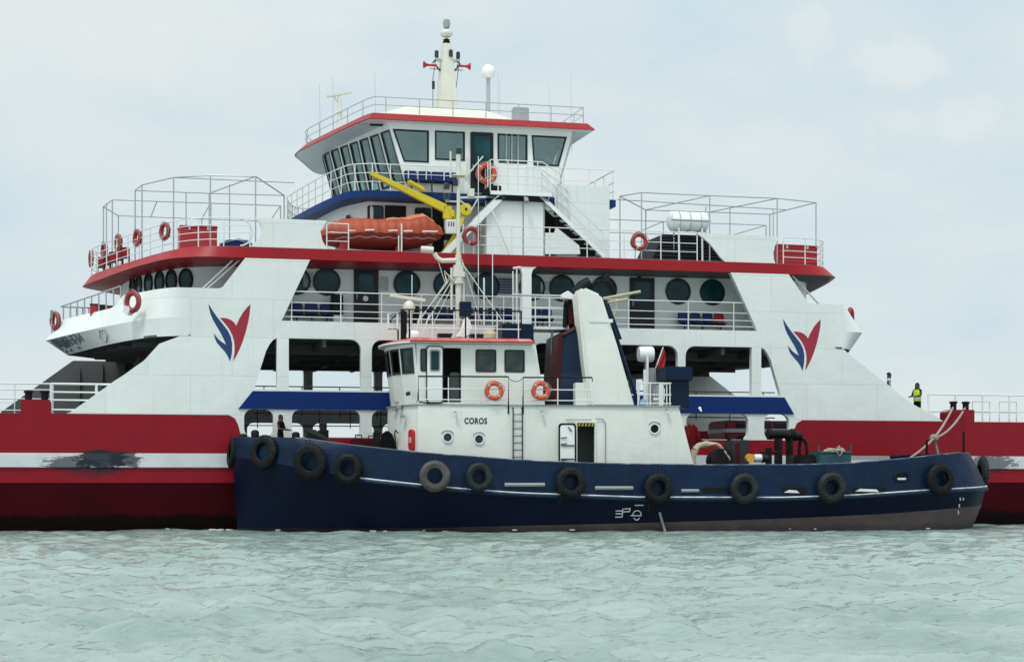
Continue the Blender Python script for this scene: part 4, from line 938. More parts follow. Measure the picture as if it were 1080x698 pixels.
    arc = [on_side(X(c[0]+3.6*math.cos(a)), Zz(c[1]-5*math.sin(a)), .012) for a in [rad(k) for k in range(215, 330, 19)]]; m.tube(arc, .02, n=5)
    m.build('load_line_mark', M_mark, tug)
    m = MB()
    for px, py, hh in ((1011, 526, 3), (1015, 526, 2.4), (1011, 533, 3.4), (1011, 540, 4)):
        x0 = T.x(px, -3.0); z0 = T.at(px, py, -3.0)[1]; m.tube([on_side(min(x0, 28.2), z0+hh*.018, .015), on_side(min(x0, 28.2)+.03, z0-hh*.018, .015)], .028, n=5)
    m.build('draught_mark', M_mark, tug)
    m = MB(); x0 = T.x(695, -3.6); m.tube([on_side(x0, .72, .02), on_side(x0+.15, .3, .05), (x0+.2, -3.75, .0)], .05); m.build('overboard_pipe', M_grey, tug)
    return on_side
on_side = tug_hull()
def tug_house():
    # lower deckhouse: bowed front, sloping back end
    zd = 1.6; ztp = 4.59
    FP = [(6.56, -2.9), (6.15, -2.1), (5.88, -1.1), (5.78, 0)]
    fr = FP+[(x, -y) for x, y in FP[-2::-1]]
    def house(ptsb, ptst, z0, z1): return MB().slab(ptsb, ptst, z0, z1)
    # side wall near with a real doorway
    dx0, dx1 = 12.43, 13.07
    side = [(6.56, zd), (17.05, zd), (16.26, ztp), (6.56, ztp)]
    door = rrect(dx0, dx1, 2.35, 3.97, .06)
    w = MB(); w.prism(side, XZ(-2.9), .08, [door]); w.prism(side, XZ(2.9), -.08)
    w.grid([[(x, y, zd) for x, y in fr], [(x, y, ztp) for x, y in fr]])
    w.add([(17.05, -2.9, zd), (17.05, 2.9, zd), (16.26, 2.9, ztp), (16.26, -2.9, ztp)], [(0, 1, 2, 3)])
    hs = w.build('deckhouse_wall', M_tugwhite, tug, smooth=25)
    out = fr+[(16.3, 2.94), (16.3, -2.94)]
    out = [(x-(.06 if x < 7 else 0), y*1.012) for x, y in out]
    MB().slab(out, out, 4.592, 4.63).build('upper_deck', M_grey, tug)
    m = MB(); m.box(11.4, 14.2, -2.0, -1.9, 2.0, 4.5); m.box(11.4, 14.2, -2.8, -2.0, 2.0, 2.1); m.build('passage_wall', M_inner, tug)
    # frame round the doorway, dropped canopy with hazard stripes, open weathertight door
    m = MB(); m.tube([(12.38, -2.94, 2.35), (12.38, -2.94, 4.0), (13.1, -2.94, 4.0), (13.1, -2.94, 2.35)], .03); fr_ = m.build('door_frame', M_tugwhite, tug)
    m = MB(); m.tube([(13.1, -2.95, 4.14), (13.38, -2.95, 4.12), (13.47, -2.95, 3.98), (13.47, -2.95, 2.35)], .018); m.tube([(12.0, -2.95, 4.1), (12.95, -2.95, 4.1)], .018); m.build('conduit', M_grey, tug)
    for k in range(5):
        x = 12.45+k*.125; MB().prism([(x, 3.86), (x+.06, 3.86), (x+.1, 3.96), (x+.04, 3.96)], XZ(-2.915), .01).build('hazard_stripe', M_yellow if True else M_black, fr_)
    MB().box(12.44, 13.06, -2.905, -2.85, 3.85, 3.97).build('lintel', M_black2, fr_)
    R = Matrix.Rotation(rad(-14), 3, 'Z')
    d = MB().prism(rrect(11.72, 12.32, 2.36, 3.93, .1), XZ(-3.06), .05).build('weathertight_door', M_white2, tug, bevel=.01)
    MB().prism(rrect(11.69, 12.35, 2.33, 3.96, .12), XZ(-3.07), .03, [rrect(11.75, 12.29, 2.39, 3.90, .1)]).build('gasket', M_black2, d)
    m = MB()
    for z in (2.62, 3.2, 3.42): m.tube([(11.78, -3.09, z), (12.0, -3.1, z+.02)], .02)
    m.tube([(11.78, -3.09, 3.15), (12.27, -3.09, 3.15)], .022); m.tube([(12.05, -3.1, 3.82), (12.18, -3.1, 3.66)], .02)
    m.tube([(11.78, -3.09, 2.66), (12.27, -3.09, 2.66)], .02); m.build('dog_handle', M_dgrey, d)
    # portholes with eyebrow rims
    for (x, z, r) in ((7.63, 3.43, .155), (8.78, 3.37, .155), (15.33, 3.78, .16)):
        k = 24; m = MB().lathe([(0, -.02), (r, -.02), (r, .0)], (x, -2.9, z), k, 'Y'); g = m.build('porthole', M_glassdark if x < 12 else M_black2, tug)
        MB().lathe([(r-.01, -.01), (r-.005, -.05), (r+.045, -.05), (r+.05, .0)], (x, -2.9, z), k, 'Y').build('rim', M_tugwhite, g)
        MB().tube([(x+(r+.11)*math.cos(a), -2.93, z+(r+.09)*math.sin(a)) for a in [rad(t) for t in range(35, 146, 11)]], .02, n=5).build('eyebrow', M_grey, g)
    # lamps on the wall
    for (x, z) in ((7.9, 4.3), (11.1, 4.33), (15.8, 4.42)):
        l = MB().tube([(x, -2.9, z+.05), (x, -3.05, z+.05)], .04).build('wall_lamp', M_grey, tug); MB().lathe([(0, -.12), (.05, -.1), (.07, 0), (0, .0)], (x, -3.05, z+.02), 12).build('lens', M_white2, l)
    # black ladder to the upper deck
    m = MB()
    for x in (10.02, 10.36): m.tube([(x, -3.0, 2.3), (x, -3.0, 4.45), (x, -2.92, 4.52)], .022)
    ld = m.build('side_ladder', M_black2, tug)
    m = MB()
    for k in range(8): m.tube([(10.02, -3.0, 2.45+k*.26), (10.36, -3.0, 2.45+k*.26)], .014)
    m.build('rung', M_black2, ld)
    # name
    cu = bpy.data.curves.new('name_text', 'FONT'); cu.body = 'COROS'; cu.size = .30; cu.extrude = .004; cu.space_character = 1.12; cu.offset = .010; cu.align_x = 'CENTER'
    tmp = bpy.data.objects.new('tmp', cu); COL.objects.link(tmp); bpy.context.view_layer.update()
    me = bpy.data.meshes.new_from_object(tmp.evaluated_get(bpy.context.evaluated_depsgraph_get())); bpy.data.objects.remove(tmp)
    me.materials.clear(); me.materials.append(M_letter)
    o = bpy.data.objects.new('name_lettering', me); COL.objects.link(o); o.parent = tug; o.location = (8.66, -2.907, 3.93); o.rotation_euler = (rad(90), 0, 0); o.scale = (.76, 1, 1)
    # front fittings
    m = MB(); 
    m.prism(rrect(-.3, .3, -.07, .07, .07), lambda u, v, w: (6.30+.3*u*.45-w*.8-.03, -2.38-u*.9, 5.02+v), .03)
    m.build('vent_slot', M_dgrey, tug)
    for (x, y, z, s) in ((6.05, -1.95, 4.55, .1), (5.95, -1.4, 4.5, .09), (6.15, -2.3, 4.2, .08), (6.0, -1.7, 4.72, .07)):
        MB().box(x-.16, x, y-s, y+s, z-s*.7, z+s*.7).build('junction_box', M_grey, tug, bevel=.015)
    MB().tube([(5.93, -1.5, 3.0), (5.86, -1.55, 3.6), (5.88, -1.7, 3.72), (5.95, -1.85, 3.6)], .025).build('conduit', M_dgrey, tug)
tug_house()
def tug_wheelhouse():
    z0, z1 = 4.63, 6.84
    fp = [(6.62, -2.4), (6.22, -1.65), (5.98, -.8), (5.93, 0)]
    ft = [(6.45, -2.42), (6.0, -1.68), (5.72, -.82), (5.66, 0)]
    full = lambda c: c+[(x, -y) for x, y in c[-2::-1]]
    fb, ftp = full(fp), full(ft)
    # near side with window and doorway openings
    side = [(6.62, z0), (11.32, z0), (10.97, z1), (6.55, z1)]
    ops = {'w0': rrect(6.72, 7.0, 5.85, 6.64, .04), 'dw': rrect(7.84, 8.2, 4.72, 6.70, .05), 'w2': rrect(8.75, 9.48, 5.86, 6.64, .06), 'w3': rrect(9.82, 10.54, 5.86, 6.64, .06)}
    ops['dw'] = rrect(7.53, 8.2, 4.72, 6.70, .05)
    w = MB(); w.prism(side, XZ(-2.4), .07, list(ops.values())); w.prism(side, XZ(2.4), -.07, [rrect(8, 9, 5.86, 6.64, .06), rrect(9.4, 10.4, 5.86, 6.64, .06), rrect(6.9, 7.5, 4.75, 6.64, .06)])
    w.add([(11.32, -2.4, z0), (11.32, 2.4, z0), (10.97, 2.4, z1), (10.97, -2.4, z1)], [(0, 1, 2, 3)])
    wh = w.build('wheelhouse_wall', M_tugwhite, tug, smooth=20)
    for i in range(len(fb)-1):
        a0, b0 = Vector((*fb[i], z0)), Vector((*fb[i+1], z0)); a1, b1 = Vector((*ftp[i], z1)), Vector((*ftp[i+1], z1))
        f = lambda u, v, w, a0=a0, b0=b0, a1=a1, b1=b1: a0.lerp(b0, u).lerp(a1.lerp(b1, u), max(0, (v-z0)/(z1-z0)))+Vector((w, 0, 0))
        hl = rrect(.1, .9, 5.80, 6.66, 0)
        p = MB().prism([(0, z0), (1, z0), (1, z1), (0, z1)], f, .06, [hl]).build('front_wall', M_tugwhite, tug)
        g = MB().prism(hl, lambda u, v, w: f(u, v, .03+w), .006).build('window', M_glass2, p)
        MB().prism(rrect(.07, .93, 5.76, 6.70, 0), lambda u, v, w: f(u, v, -.02+w), .04, [rrect(.13, .87, 5.84, 6.62, 0)]).build('frame', M_dgrey, g)
    for k in ('w0', 'w2', 'w3'):
        o = ops[k]; g = MB().prism(o, XZ(-2.37), .006).build('window', M_glass2, wh)
        x0, x1 = min(p[0] for p in o), max(p[0] for p in o)
        MB().prism(rrect(x0-.02, x1+.02, 5.83, 6.66, .07), XZ(-2.42), .05, [rrect(x0+.035, x1-.035, 5.89, 6.60, .05)]).build('frame', M_dgrey, g)
    m = MB()
    for k in range(9): m.tube([(9.9+k*.07, -2.3+.03*(k % 2), 5.9), (9.9+k*.07, -2.3+.03*(k % 2), 6.62)], .035)
    m.build('curtain', M_cloth, tug)
    # sliding door leaf standing open ahead of the doorway
    d = MB().prism(rrect(6.95, 7.5, 4.72, 6.72, .1), XZ(-2.50), .06, [rrect(7.07, 7.38, 5.86, 6.58, .06)]).build('wheelhouse_door', M_white2, tug, bevel=.01)
    g = MB().prism(rrect(7.07, 7.38, 5.86, 6.58, .06), XZ(-2.47), .01).build('window', M_glassdark, d)
    MB().prism(rrect(7.03, 7.42, 5.82, 6.62, .08), XZ(-2.51), .02, [rrect(7.08, 7.37, 5.87, 6.57, .06)]).build('frame', M_grey, g)
    MB().prism(rrect(6.91, 7.54, 4.68, 6.76, .12), XZ(-2.46), .03, [rrect(6.96, 7.49, 4.73, 6.71, .1)]).build('gasket', M_dgrey, d)
    m = MB(); m.box(7.2, 10.9, -.2, -.1, 4.65, 6.8); m.box(6.3, 6.8, -1.2, 1.2, 4.65, 5.6); m.build('wheelhouse_interior', M_dgrey, tug)
    m = MB(); m.box(8.0, 8.35, -1.0, -.5, 4.65, 5.9); m.box(7.7, 7.8, -.6, -.2, 5.6, 6.2); m.build('helm_chair', M_cloth, tug, bevel=.04)
    # red-edged roof
    rb = [(6.30, -2.72), (5.85, -1.85), (5.5, -.9), (5.42, 0)]; rt = [(6.6, -2.45), (6.25, -1.7), (5.95, -.85), (5.9, 0)]
    ob = full(rb)+[(10.85, 2.72), (10.85, -2.72)]; ot = full(rt)+[(10.75, 2.45), (10.75, -2.45)]
    dz = lambda x, y: -.0
    MB().slab(ob, ob, 6.86, 6.92).build('roof_soffit', M_tugwhite, tug)
    MB().slab(ob, ot, 6.922, 7.06).build('roof', mat('faded_red_roof_paint', (.52, .10, .085), .45, var=.2, scale=2, grime=.75, grime_col=(.62, .56, .52), gscale=2.2), tug)
    m = MB(); m.tube([(6.28, -2.74, 6.91), (10.87, -2.74, 6.91)], .03); m.build('roof_edge', M_fascia, tug)
    # rails of the upper deck: dark hand rail, pale lower rails, gap with a chain at the ladder
    def seg(x0, x1, y, name='upper_rail'):
        a = MB().tube([(x0, y, 4.75 if x0 < 7 else 4.3), (x0, y, 5.62), (x1, y, 5.64), (x1, y, 4.3 if x1 < 10.5 else 5.5)], .03).build(name, M_black2, tug)
        m = MB()
        for z in (5.18, 4.79): m.tube([(x0, y, z), (x1, y, z)], .022)
        n = max(1, round((x1-x0)/1.15))
        for k in range(n+1): x = x0+(x1-x0)*k/n; m.tube([(x, y, 4.62), (x, y, 5.6)], .022)
        m.build('pale_bar', M_railwhite, a)
    seg(6.56, 9.86, -2.93); seg(10.40, 12.98, -2.93)
    MB().tube([(9.86, -2.93, 5.6), (9.98, -2.93, 5.50), (10.13, -2.93, 5.46), (10.28, -2.93, 5.5), (10.40, -2.93, 5.6)], .014).build('chain', M_dgrey, tug)
    MB().tube([(6.5, -2.9, 4.72), (6.9, -2.95, 4.66), (7.4, -2.95, 4.68)], .03).build('kick_bar', M_black2, tug)
    m = MB(); rail(m, [(6.56, 2.93, 4.63), (13, 2.93, 4.63)], 1.0); m.build('upper_rail', M_railwhite, tug)
tug_wheelhouse()
def tug_top():
    # monkey island on the wheelhouse roof
    zr = 7.06
    m = MB(); rail(m, [(10.5, -2.0, zr), (6.2, -2.0, zr), (6.1, 2.0, zr)], 1.05, fr=(1,), step=2.1, r=.03, rp=.03); a = m.build('roof_rail', M_black2, tug)
    m = MB(); 
    for z in (.38, .7): m.tube([(10.5, -2.0, zr+z), (6.3, -2.0, zr+z)], .02)
    for k in range(6): m.tube([(6.4+k*.8, -2.0, zr), (6.4+k*.8, -2.0, zr+1.0)], .022)
    m.build('pale_bar', M_railwhite, a)
    for px0, px1, py0, py1, y, mt in ((530, 563, 341, 360, -1.2, M_tugfunnel),):
        x0, z1 = T.at(px0, py0, y); x1, z0 = T.at(px1, py1, y)
        b = MB().box(x0, x1, y, y+2.6, zr, z1).build('blue_locker', mt, tug, bevel=.03)
        MB().box(x0-.02, x1+.02, y-.02, y+2.6, zr, zr+.08).build('kick_plate', M_fascia, b)
    MB().box(T.x(485, -.3), T.x(497, -.3), -.35, .2, 8.05, 8.6).build('mast_box', M_tugfunnel, tug, bevel=.02)
    for px in (463, 497):
        x = T.x(px, -.8); MB().prism([(x, zr), (x+.35, zr), (x+.5, zr+.28), (x-.05, zr+.28)], XZ(-1.0), .5).build('flag_locker', M_tugfunnel, tug)
    # searchlights
    for px, rr in ((436, .27), (516, .33)):
        x = T.x(px, -.8); p = MB().lathe([(rr, 0), (rr*.95, rr*.5), (rr*.6, rr*.9), (0, rr*1.05)], (x, -.8, zr+.12), 20).tube([(x, -.8, zr), (x, -.8, zr+.15)], .12, n=10).build('vent_dome' if rr > .3 else 'compass_dome', M_white2 if rr < .3 else M_canvas, tug)
    # white sail-shaped air horn cover
    x, z = T.at(486, 356, -.5)
    P = [T.at(px, py, -.5) for px, py in ((480, 356), (486, 348), (489, 338), (492, 333), (496, 338), (498, 346), (496, 354), (490, 357))]
    MB().prism(P, XZ(-.5), .25).build('horn_cowl', M_white2, tug, bevel=.05)
    # radar
    xr, zrd = T.at(430, 322, 0)
    m = MB(); m.tube([(xr-.15, 0, zr), (xr-.15, 0, 8.3)], .12, n=8); m.build('radar_post', M_black2, tug)
    p = MB().lathe([(0, 0), (.2, .0), (.24, .12), (.2, .3), (.08, .42), (0, .45)], (xr+.05, 0, 8.22), 20).build('radar_pedestal', M_cream, tug)
    MB().box(-.68, .68, -.1, .1, -.07, .07, rot=Matrix.Rotation(rad(7), 3, 'Y')).build('radar_scanner', M_cream, p, loc=(xr, 0, 8.72), bevel=.03)
    MB().tube([(xr-.8, -.6, 7.5), (xr-.8, -.6, 8.05), (xr-.45, -.6, 8.05), (xr-.45, -.6, 7.5)], .05, closed=True).build('pipe_frame', M_railwhite, tug)
    # ladder-like legs by the radar
    m = MB(); m.tube([(xr+.2, -.2, zr), (xr+.5, -.2, 8.2)], .03); m.tube([(xr+.45, -.2, zr), (xr+.8, -.2, 8.1)], .03); m.build('brace', M_railwhite, tug)
    # mast
    mx = T.x(483.5, 0); P = lambda px, py, y=0: Vector((T.at(px, py, y)[0], y, T.at(px, py, y)[1]))
    m = MB(); m.tube([(mx, 0, zr), (mx, 0, 10.4)], .115, n=12); m.tube([(mx, 0, 10.4), (mx, 0, 13.6)], .08, n=10, r2=.062)
    m.tube([(mx-.26, 0, 8.3), (mx-.26, 0, 9.9)], .05); m.tube([(mx+.22, 0, 7.1), (mx+.2, 0, 9.4)], .04)
    mast = m.build('tug_mast', M_cream, tug)
    m = MB(); m.box(mx-.22, mx+.22, -.2, .2, 9.55, 9.75); m.tube([(mx, 0, 9.3), (mx, 0, 10.0)], .2, n=10); m.tube([(mx-.2, -.1, 9.4), (mx-.55, -.1, 9.75), (mx-.45, -.1, 9.3)], .04)
    m.build('mast_fitting', M_cream, mast)
    m = MB(); m.tube([P(481, 274.5), P(466, 275), P(461, 272), P(458, 267)], .09, n=8); arm = m.build('lamp_arm', M_cream, mast)
    MB().tube([P(444.5, 263), P(457, 264)], .13, n=12, cap=True).lathe([(0, -.0), (.12, 0), (.1, .08)], P(444, 263), 12, 'X').build('searchlight', M_cream, arm)
    top = MB(); z = 13.2
    top.box(mx-.25, mx+.25, -.25, .25, 13.35, 13.4); top.tube([(mx, 0, 13.4), (mx, 0, 14.2)], .09, n=8); top.tube([(mx+.25, 0, 13.3), (mx+.95, 0, 14.15)], .03); top.tube([(mx-.3, 0, 13.3), (mx-.3, 0, 14.3)], .04); top.tube([(mx+.3, 0, 13.2), (mx+.34, 0, 14.1)], .05)
    top.tube([(mx+.05, 0, 12.55), (mx+1.05, 0, 12.6)], .045); top.tube([(mx, 0, 12.5), (mx+.5, 0, 12.1), (mx+.75, 0, 12.55)], .035)
    top.box(mx+.35, mx+.6, -.1, .1, 12.6, 12.9)
    top.build('mast_head', M_cream, mast, bevel=.01)
    for dx, z, r in ((0.02, 14.2, .12), (-.45, 12.85, .12), (-.45, 12.45, .13), (-.1, 13.0, .1)):
        MB().lathe([(0, 0), (r, 0), (r, .2), (r*.7, .24), (0, .26)], (mx+dx, 0, z), 12).build('navigation_light', M_lamp, mast)
    MB().tube([(mx, 0, 12.4), (mx-.5, 0, 12.4)], .03).build('light_bracket', M_cream, mast)
    # stays and aerials
    for n_, (a, b) in enumerate((((484, 273), (531, 340)), ((480, 290), (447, 345)), ((478, 290), (440, 340)), ((487, 273), (509, 345)), ((477, 288), (433, 352)), ((462, 275), (470, 300)), ((480, 296), (452, 352)))):
        MB().tube([P(*a), P(*b)], .02 if n_ < 3 else .014, n=5).build('stay_wire', M_wire, mast)
    for px, py0, py1, r in ((504.5, 345, 165, .016), (519.5, 352, 232, .02), (510.5, 350, 293, .035), (434.5, 320, 290, .018), (545, 340, 283, .03), (541, 345, 286, .025)):
        q = T.x(px, .3); z1_ = T.at(px, py1, .3)[1]; MB().tube([(q, .3, zr), (q, .3, z1_)], r, n=6).build('whip_aerial', M_railwhite, tug)
    MB().tube([(T.x(541, .3), .3, T.at(541, 283, .3)[1]), (T.x(549, .3), .3, T.at(549, 282, .3)[1])], .05).build('aerial_bracket', M_cream, tug)
    # small platform aft of the roof, with rail, in front of the funnel
    x0, x1 = 10.4, 13.0; y = -.6
    MB().box(x0+.8, x1, y, y+1.6, 7.58, 7.66).build('platform', M_tugwhite, tug)
    m = MB(); m.tube([(x0, y, 8.86), (x1, y, 8.84)], .045); pr = m.build('platform_rail', M_steel, tug)
    m = MB()
    for z in (8.4, 8.02): m.tube([(x0+.4, y, z), (x1, y, z)], .022)
    for k in range(5): m.tube([(x0+.35+k*.55, y, 7.6), (x0+.35+k*.55, y, 8.84)], .024)
    m.build('pale_bar', M_railwhite, pr)
    m = MB(); m.tube([(10.8, y+.1, 4.63), (10.8, y+.1, 7.6)], .04); m.tube([(12.0, -.3, 4.63), (12.0, -.3, 7.6)], .05); m.build('platform_leg', M_steel, tug)
tug_top()
def tug_funnel():
    # white leaning casing
    P = lambda px, py, y: Vector((T.at(px, py, y)[0], y, T.at(px, py, y)[1]))
    y0, y1 = -2.2, -1.1
    def outline(y): return [P(622, 428, y), P(616, 380, y), P(609.5, 312, y), P(610.5, 306, y), P(616, 302.5, y), P(634, 310.5, y), P(637, 318, y), P(652, 366, y), P(670, 428, y)]
    o = outline(y0); base = [Vector((p.x, 0, p.z)) for p in o]; base[0].z = 4.6; base[-1].z = 4.6
    m = MB(); poly = [(p.x, p.z) for p in base]
    bevelled = [(lerp(sum(q[0] for q in poly)/9, x, .985), z) for x, z in poly]
    m.prism(poly, lambda u, v, w: (u, y0+w, v), 1.1)
    c = m.build('funnel_casing', M_tugwhite, tug, bevel=.09)
    MB().box(T.x(621.5, y0)-.02, T.x(648, y0)-.06, y0-.025, y0+.0, 7.72, 7.86).build('weld_band', M_tugwhite, c, bevel=.012)
    m = MB(); a = P(636, 318, y0+.2); b = P(672, 428, y0+.2); m.tube([a+Vector((.06, 0, 0)), b+Vector((.06, 0, .05))], .07); m.build('black_pipe', M_tugfunnel, c)
    m = MB(); m.tube([P(640, 320, y0+.6), P(654, 358, y0+.6)], .08); m.build('hand_rail', M_tugfunnel, c)
    # blue and dark red funnel behind it
    zz = [(4.63, 11.85, 13.9), (6.9, 11.95, 13.7), (7.33, 12.05, 13.65), (7.72, 12.9, 13.55)]
    fb = [(11.85, -1.6), (14.2, -1.6), (14.2, .9), (11.85, .9)]; ftp = [(12.02, -1.5), (13.9, -1.5), (13.9, .8), (12.02, .8)]
    m = MB(); m.slab(fb, ftp, 4.63, 7.3); m.slab(ftp, [(12.75, -1.3), (13.6, -1.3), (13.6, .6), (12.75, .6)], 7.3, 7.68); fn = m.build('funnel', M_tugfunnel, tug, bevel=.04)
    MB().add([(11.83, -1.62, 4.63), (11.83, .92, 4.63), (12.0, .82, 7.3), (12.0, -1.52, 7.3), (12.0, -1.62, 4.63), (12.16, -1.53, 7.3)], [(0, 1, 2, 3), (0, 3, 5, 4)]).add([(12.0, -1.52, 7.3), (12.25, -1.53, 7.302), (13.0, -1.33, 7.69), (12.74, -1.32, 7.69)], [(0, 1, 2, 3)]).build('red_panel', M_funnelred, fn)
    # exhausts: fat black bends behind the casing head
    m = MB(); m.tube([P(607, 345, -.6), P(604, 325, -.6), P(606, 313, -.6), P(614, 303, -.6), P(622, 298.5, -.6)], .26, n=12); m.tube([P(596, 345, -.6), P(597, 318, -.6)], .1); m.build('exhaust_pipe', M_black, fn)
    P2 = [(622, 304), (626, 299), (633, 294), (639, 292), (642.5, 287.5), (643, 293), (647, 298), (649, 305), (648, 311), (646, 305), (641, 299), (635, 297.5), (629, 300), (625, 306)]
    m = MB(); y = -.3; m.prism([T.at(px, py, y) for px, py in P2], XZ(y), .5); m.build('exhaust_cowl', M_black, fn, bevel=.03)
    MB().add([P(593, 310, -1), P(599, 306.5, -1), P(607, 312, -1), P(607, 316, -1), P(593, 314, -1)]+[P(593, 310, -1)+Vector((0, .5, 0)), P(599, 306.5, -1)+Vector((0, .5, 0)), P(607, 312, -1)+Vector((0, .5, 0)), P(607, 316, -1)+Vector((0, .5, 0)), P(593, 314, -1)+Vector((0, .5, 0))], [(0, 1, 2, 3, 4), (9, 8, 7, 6, 5), (0, 5, 6, 1), (1, 6, 7, 2), (2, 7, 8, 3), (3, 8, 9, 4), (4, 9, 5, 0)]).build('rain_hood', M_white2, fn)
    MB().box(T.x(600, -.9), T.x(607, -.9), -.95, -.6, 7.75, 8.3).build('red_lantern_box', M_funnelred, fn)
    # wooden boom poles laid over the casing
    for a, b, r in (((636, 315), (675.5, 307.5), .055), ((641, 319), (662, 315.5), .05)):
        MB().tube([P(*a, -.9), P(*b, -.9)], r, n=8).build('boom_pole', M_wood, c)
    MB().tube([P(648, 314, -.95), P(650.5, 322, -.95), P(649, 329, -.95), P(646, 334, -.95)], .03).build('boom_strap', M_wood, c)
    # after part of the upper deck: vent trunk, rail, pipes, light capsule, flag staff
    v = MB().box(16.28, 17.02, -1.6, -.6, 4.6, 5.66).build('vent_trunk', M_tugfunnel, tug, bevel=.03)
    MB().box(16.08, 17.12, -1.75, -.4, 5.64, 6.16).build('vent_head', M_tugfunnel, v, bevel=.03)
    m = MB(); rail(m, [(14.75, -2.75, 4.62), (16.0, -2.75, 4.62), (16.0, -.3, 4.62)], .85, fr=(1, .5, .12), step=.45, r=.026); m.build('after_rail', M_railwhite, tug)
    m = MB()
    for x, y, h, r in ((14.95, -2.0, .95, .05), (15.25, -1.8, 1.4, .06), (15.5, -1.2, 2.0, .05), (15.75, -2.2, .9, .07)): m.tube([(x, y, 4.62), (x, y, 4.62+h)], r, n=8)
    m.tube([(15.5, -2.1, 4.9), (15.9, -2.1, 4.9), (15.9, -2.1, 5.3)], .05); m.build('deck_pipe', M_railwhite, tug)
    m = MB().lathe([(0, 0), (.14, .02), (.16, .2), (.1, .5), (.13, .8), (0, .82)], (15.8, -1.6, 4.65), 14); m.build('capstan', M_grey, tug)
    MB().box(14.95, 15.15, -2.4, -2.2, 4.63, 4.9).build('light_blue_bucket', mat('pale_blue_plastic', (.25, .5, .65), .5), tug, bevel=.04)
    MB().box(12.55, 13.15, -2.0, -1.4, 4.63, 5.5).build('side_locker', M_tugwhite, tug, bevel=.02)
    x, z = T.at(681, 373.5, 0)
    p = MB().tube([(x, 0, 4.6), (x, 0, z-.25)], .06).tube([(x+.25, 0, 4.6), (x+.25, 0, 6.2)], .16, n=10).build('capsule_post', M_grey, tug)
    MB().lathe([(0, -.30), (.27, -.29), (.30, -.22), (.31, .22), (.27, .29), (0, .30)], (x, 0, z), 20, 'X').build('white_capsule', M_white2, p)
    x, z = T.at(699, 366, 0); s_ = MB().tube([(x-.3, 0, 6.16), (x+.02, 0, z)], .025).build('flag_staff', M_railwhite, tug)
    rows = [[Vector((x-.02-.27*k/6+.05*math.sin(k*1.1+j), .07*math.sin(k*1.3+j*.7), z-.05-.62*j/6-k*.05)) for k in range(-4, 3)] for j in range(7)]
    rows = [[Vector((x+.01-.25*(j/9)+(.30*k/6)*(.35+.65*j/9), .05*math.sin(k*1.6+j*.5), z-.04-.78*j/9-.03*k)) for k in range(7)] for j in range(10)]
    MB().grid(rows).build('flag', M_redsoft, s_)
    x = 16.35; MB().tube([(x+.9, -2.2, 4.6), (x+.95, -2.3, 4.45)], .06, r2=.02).build('cowl', M_white2, tug)
tug_funnel()
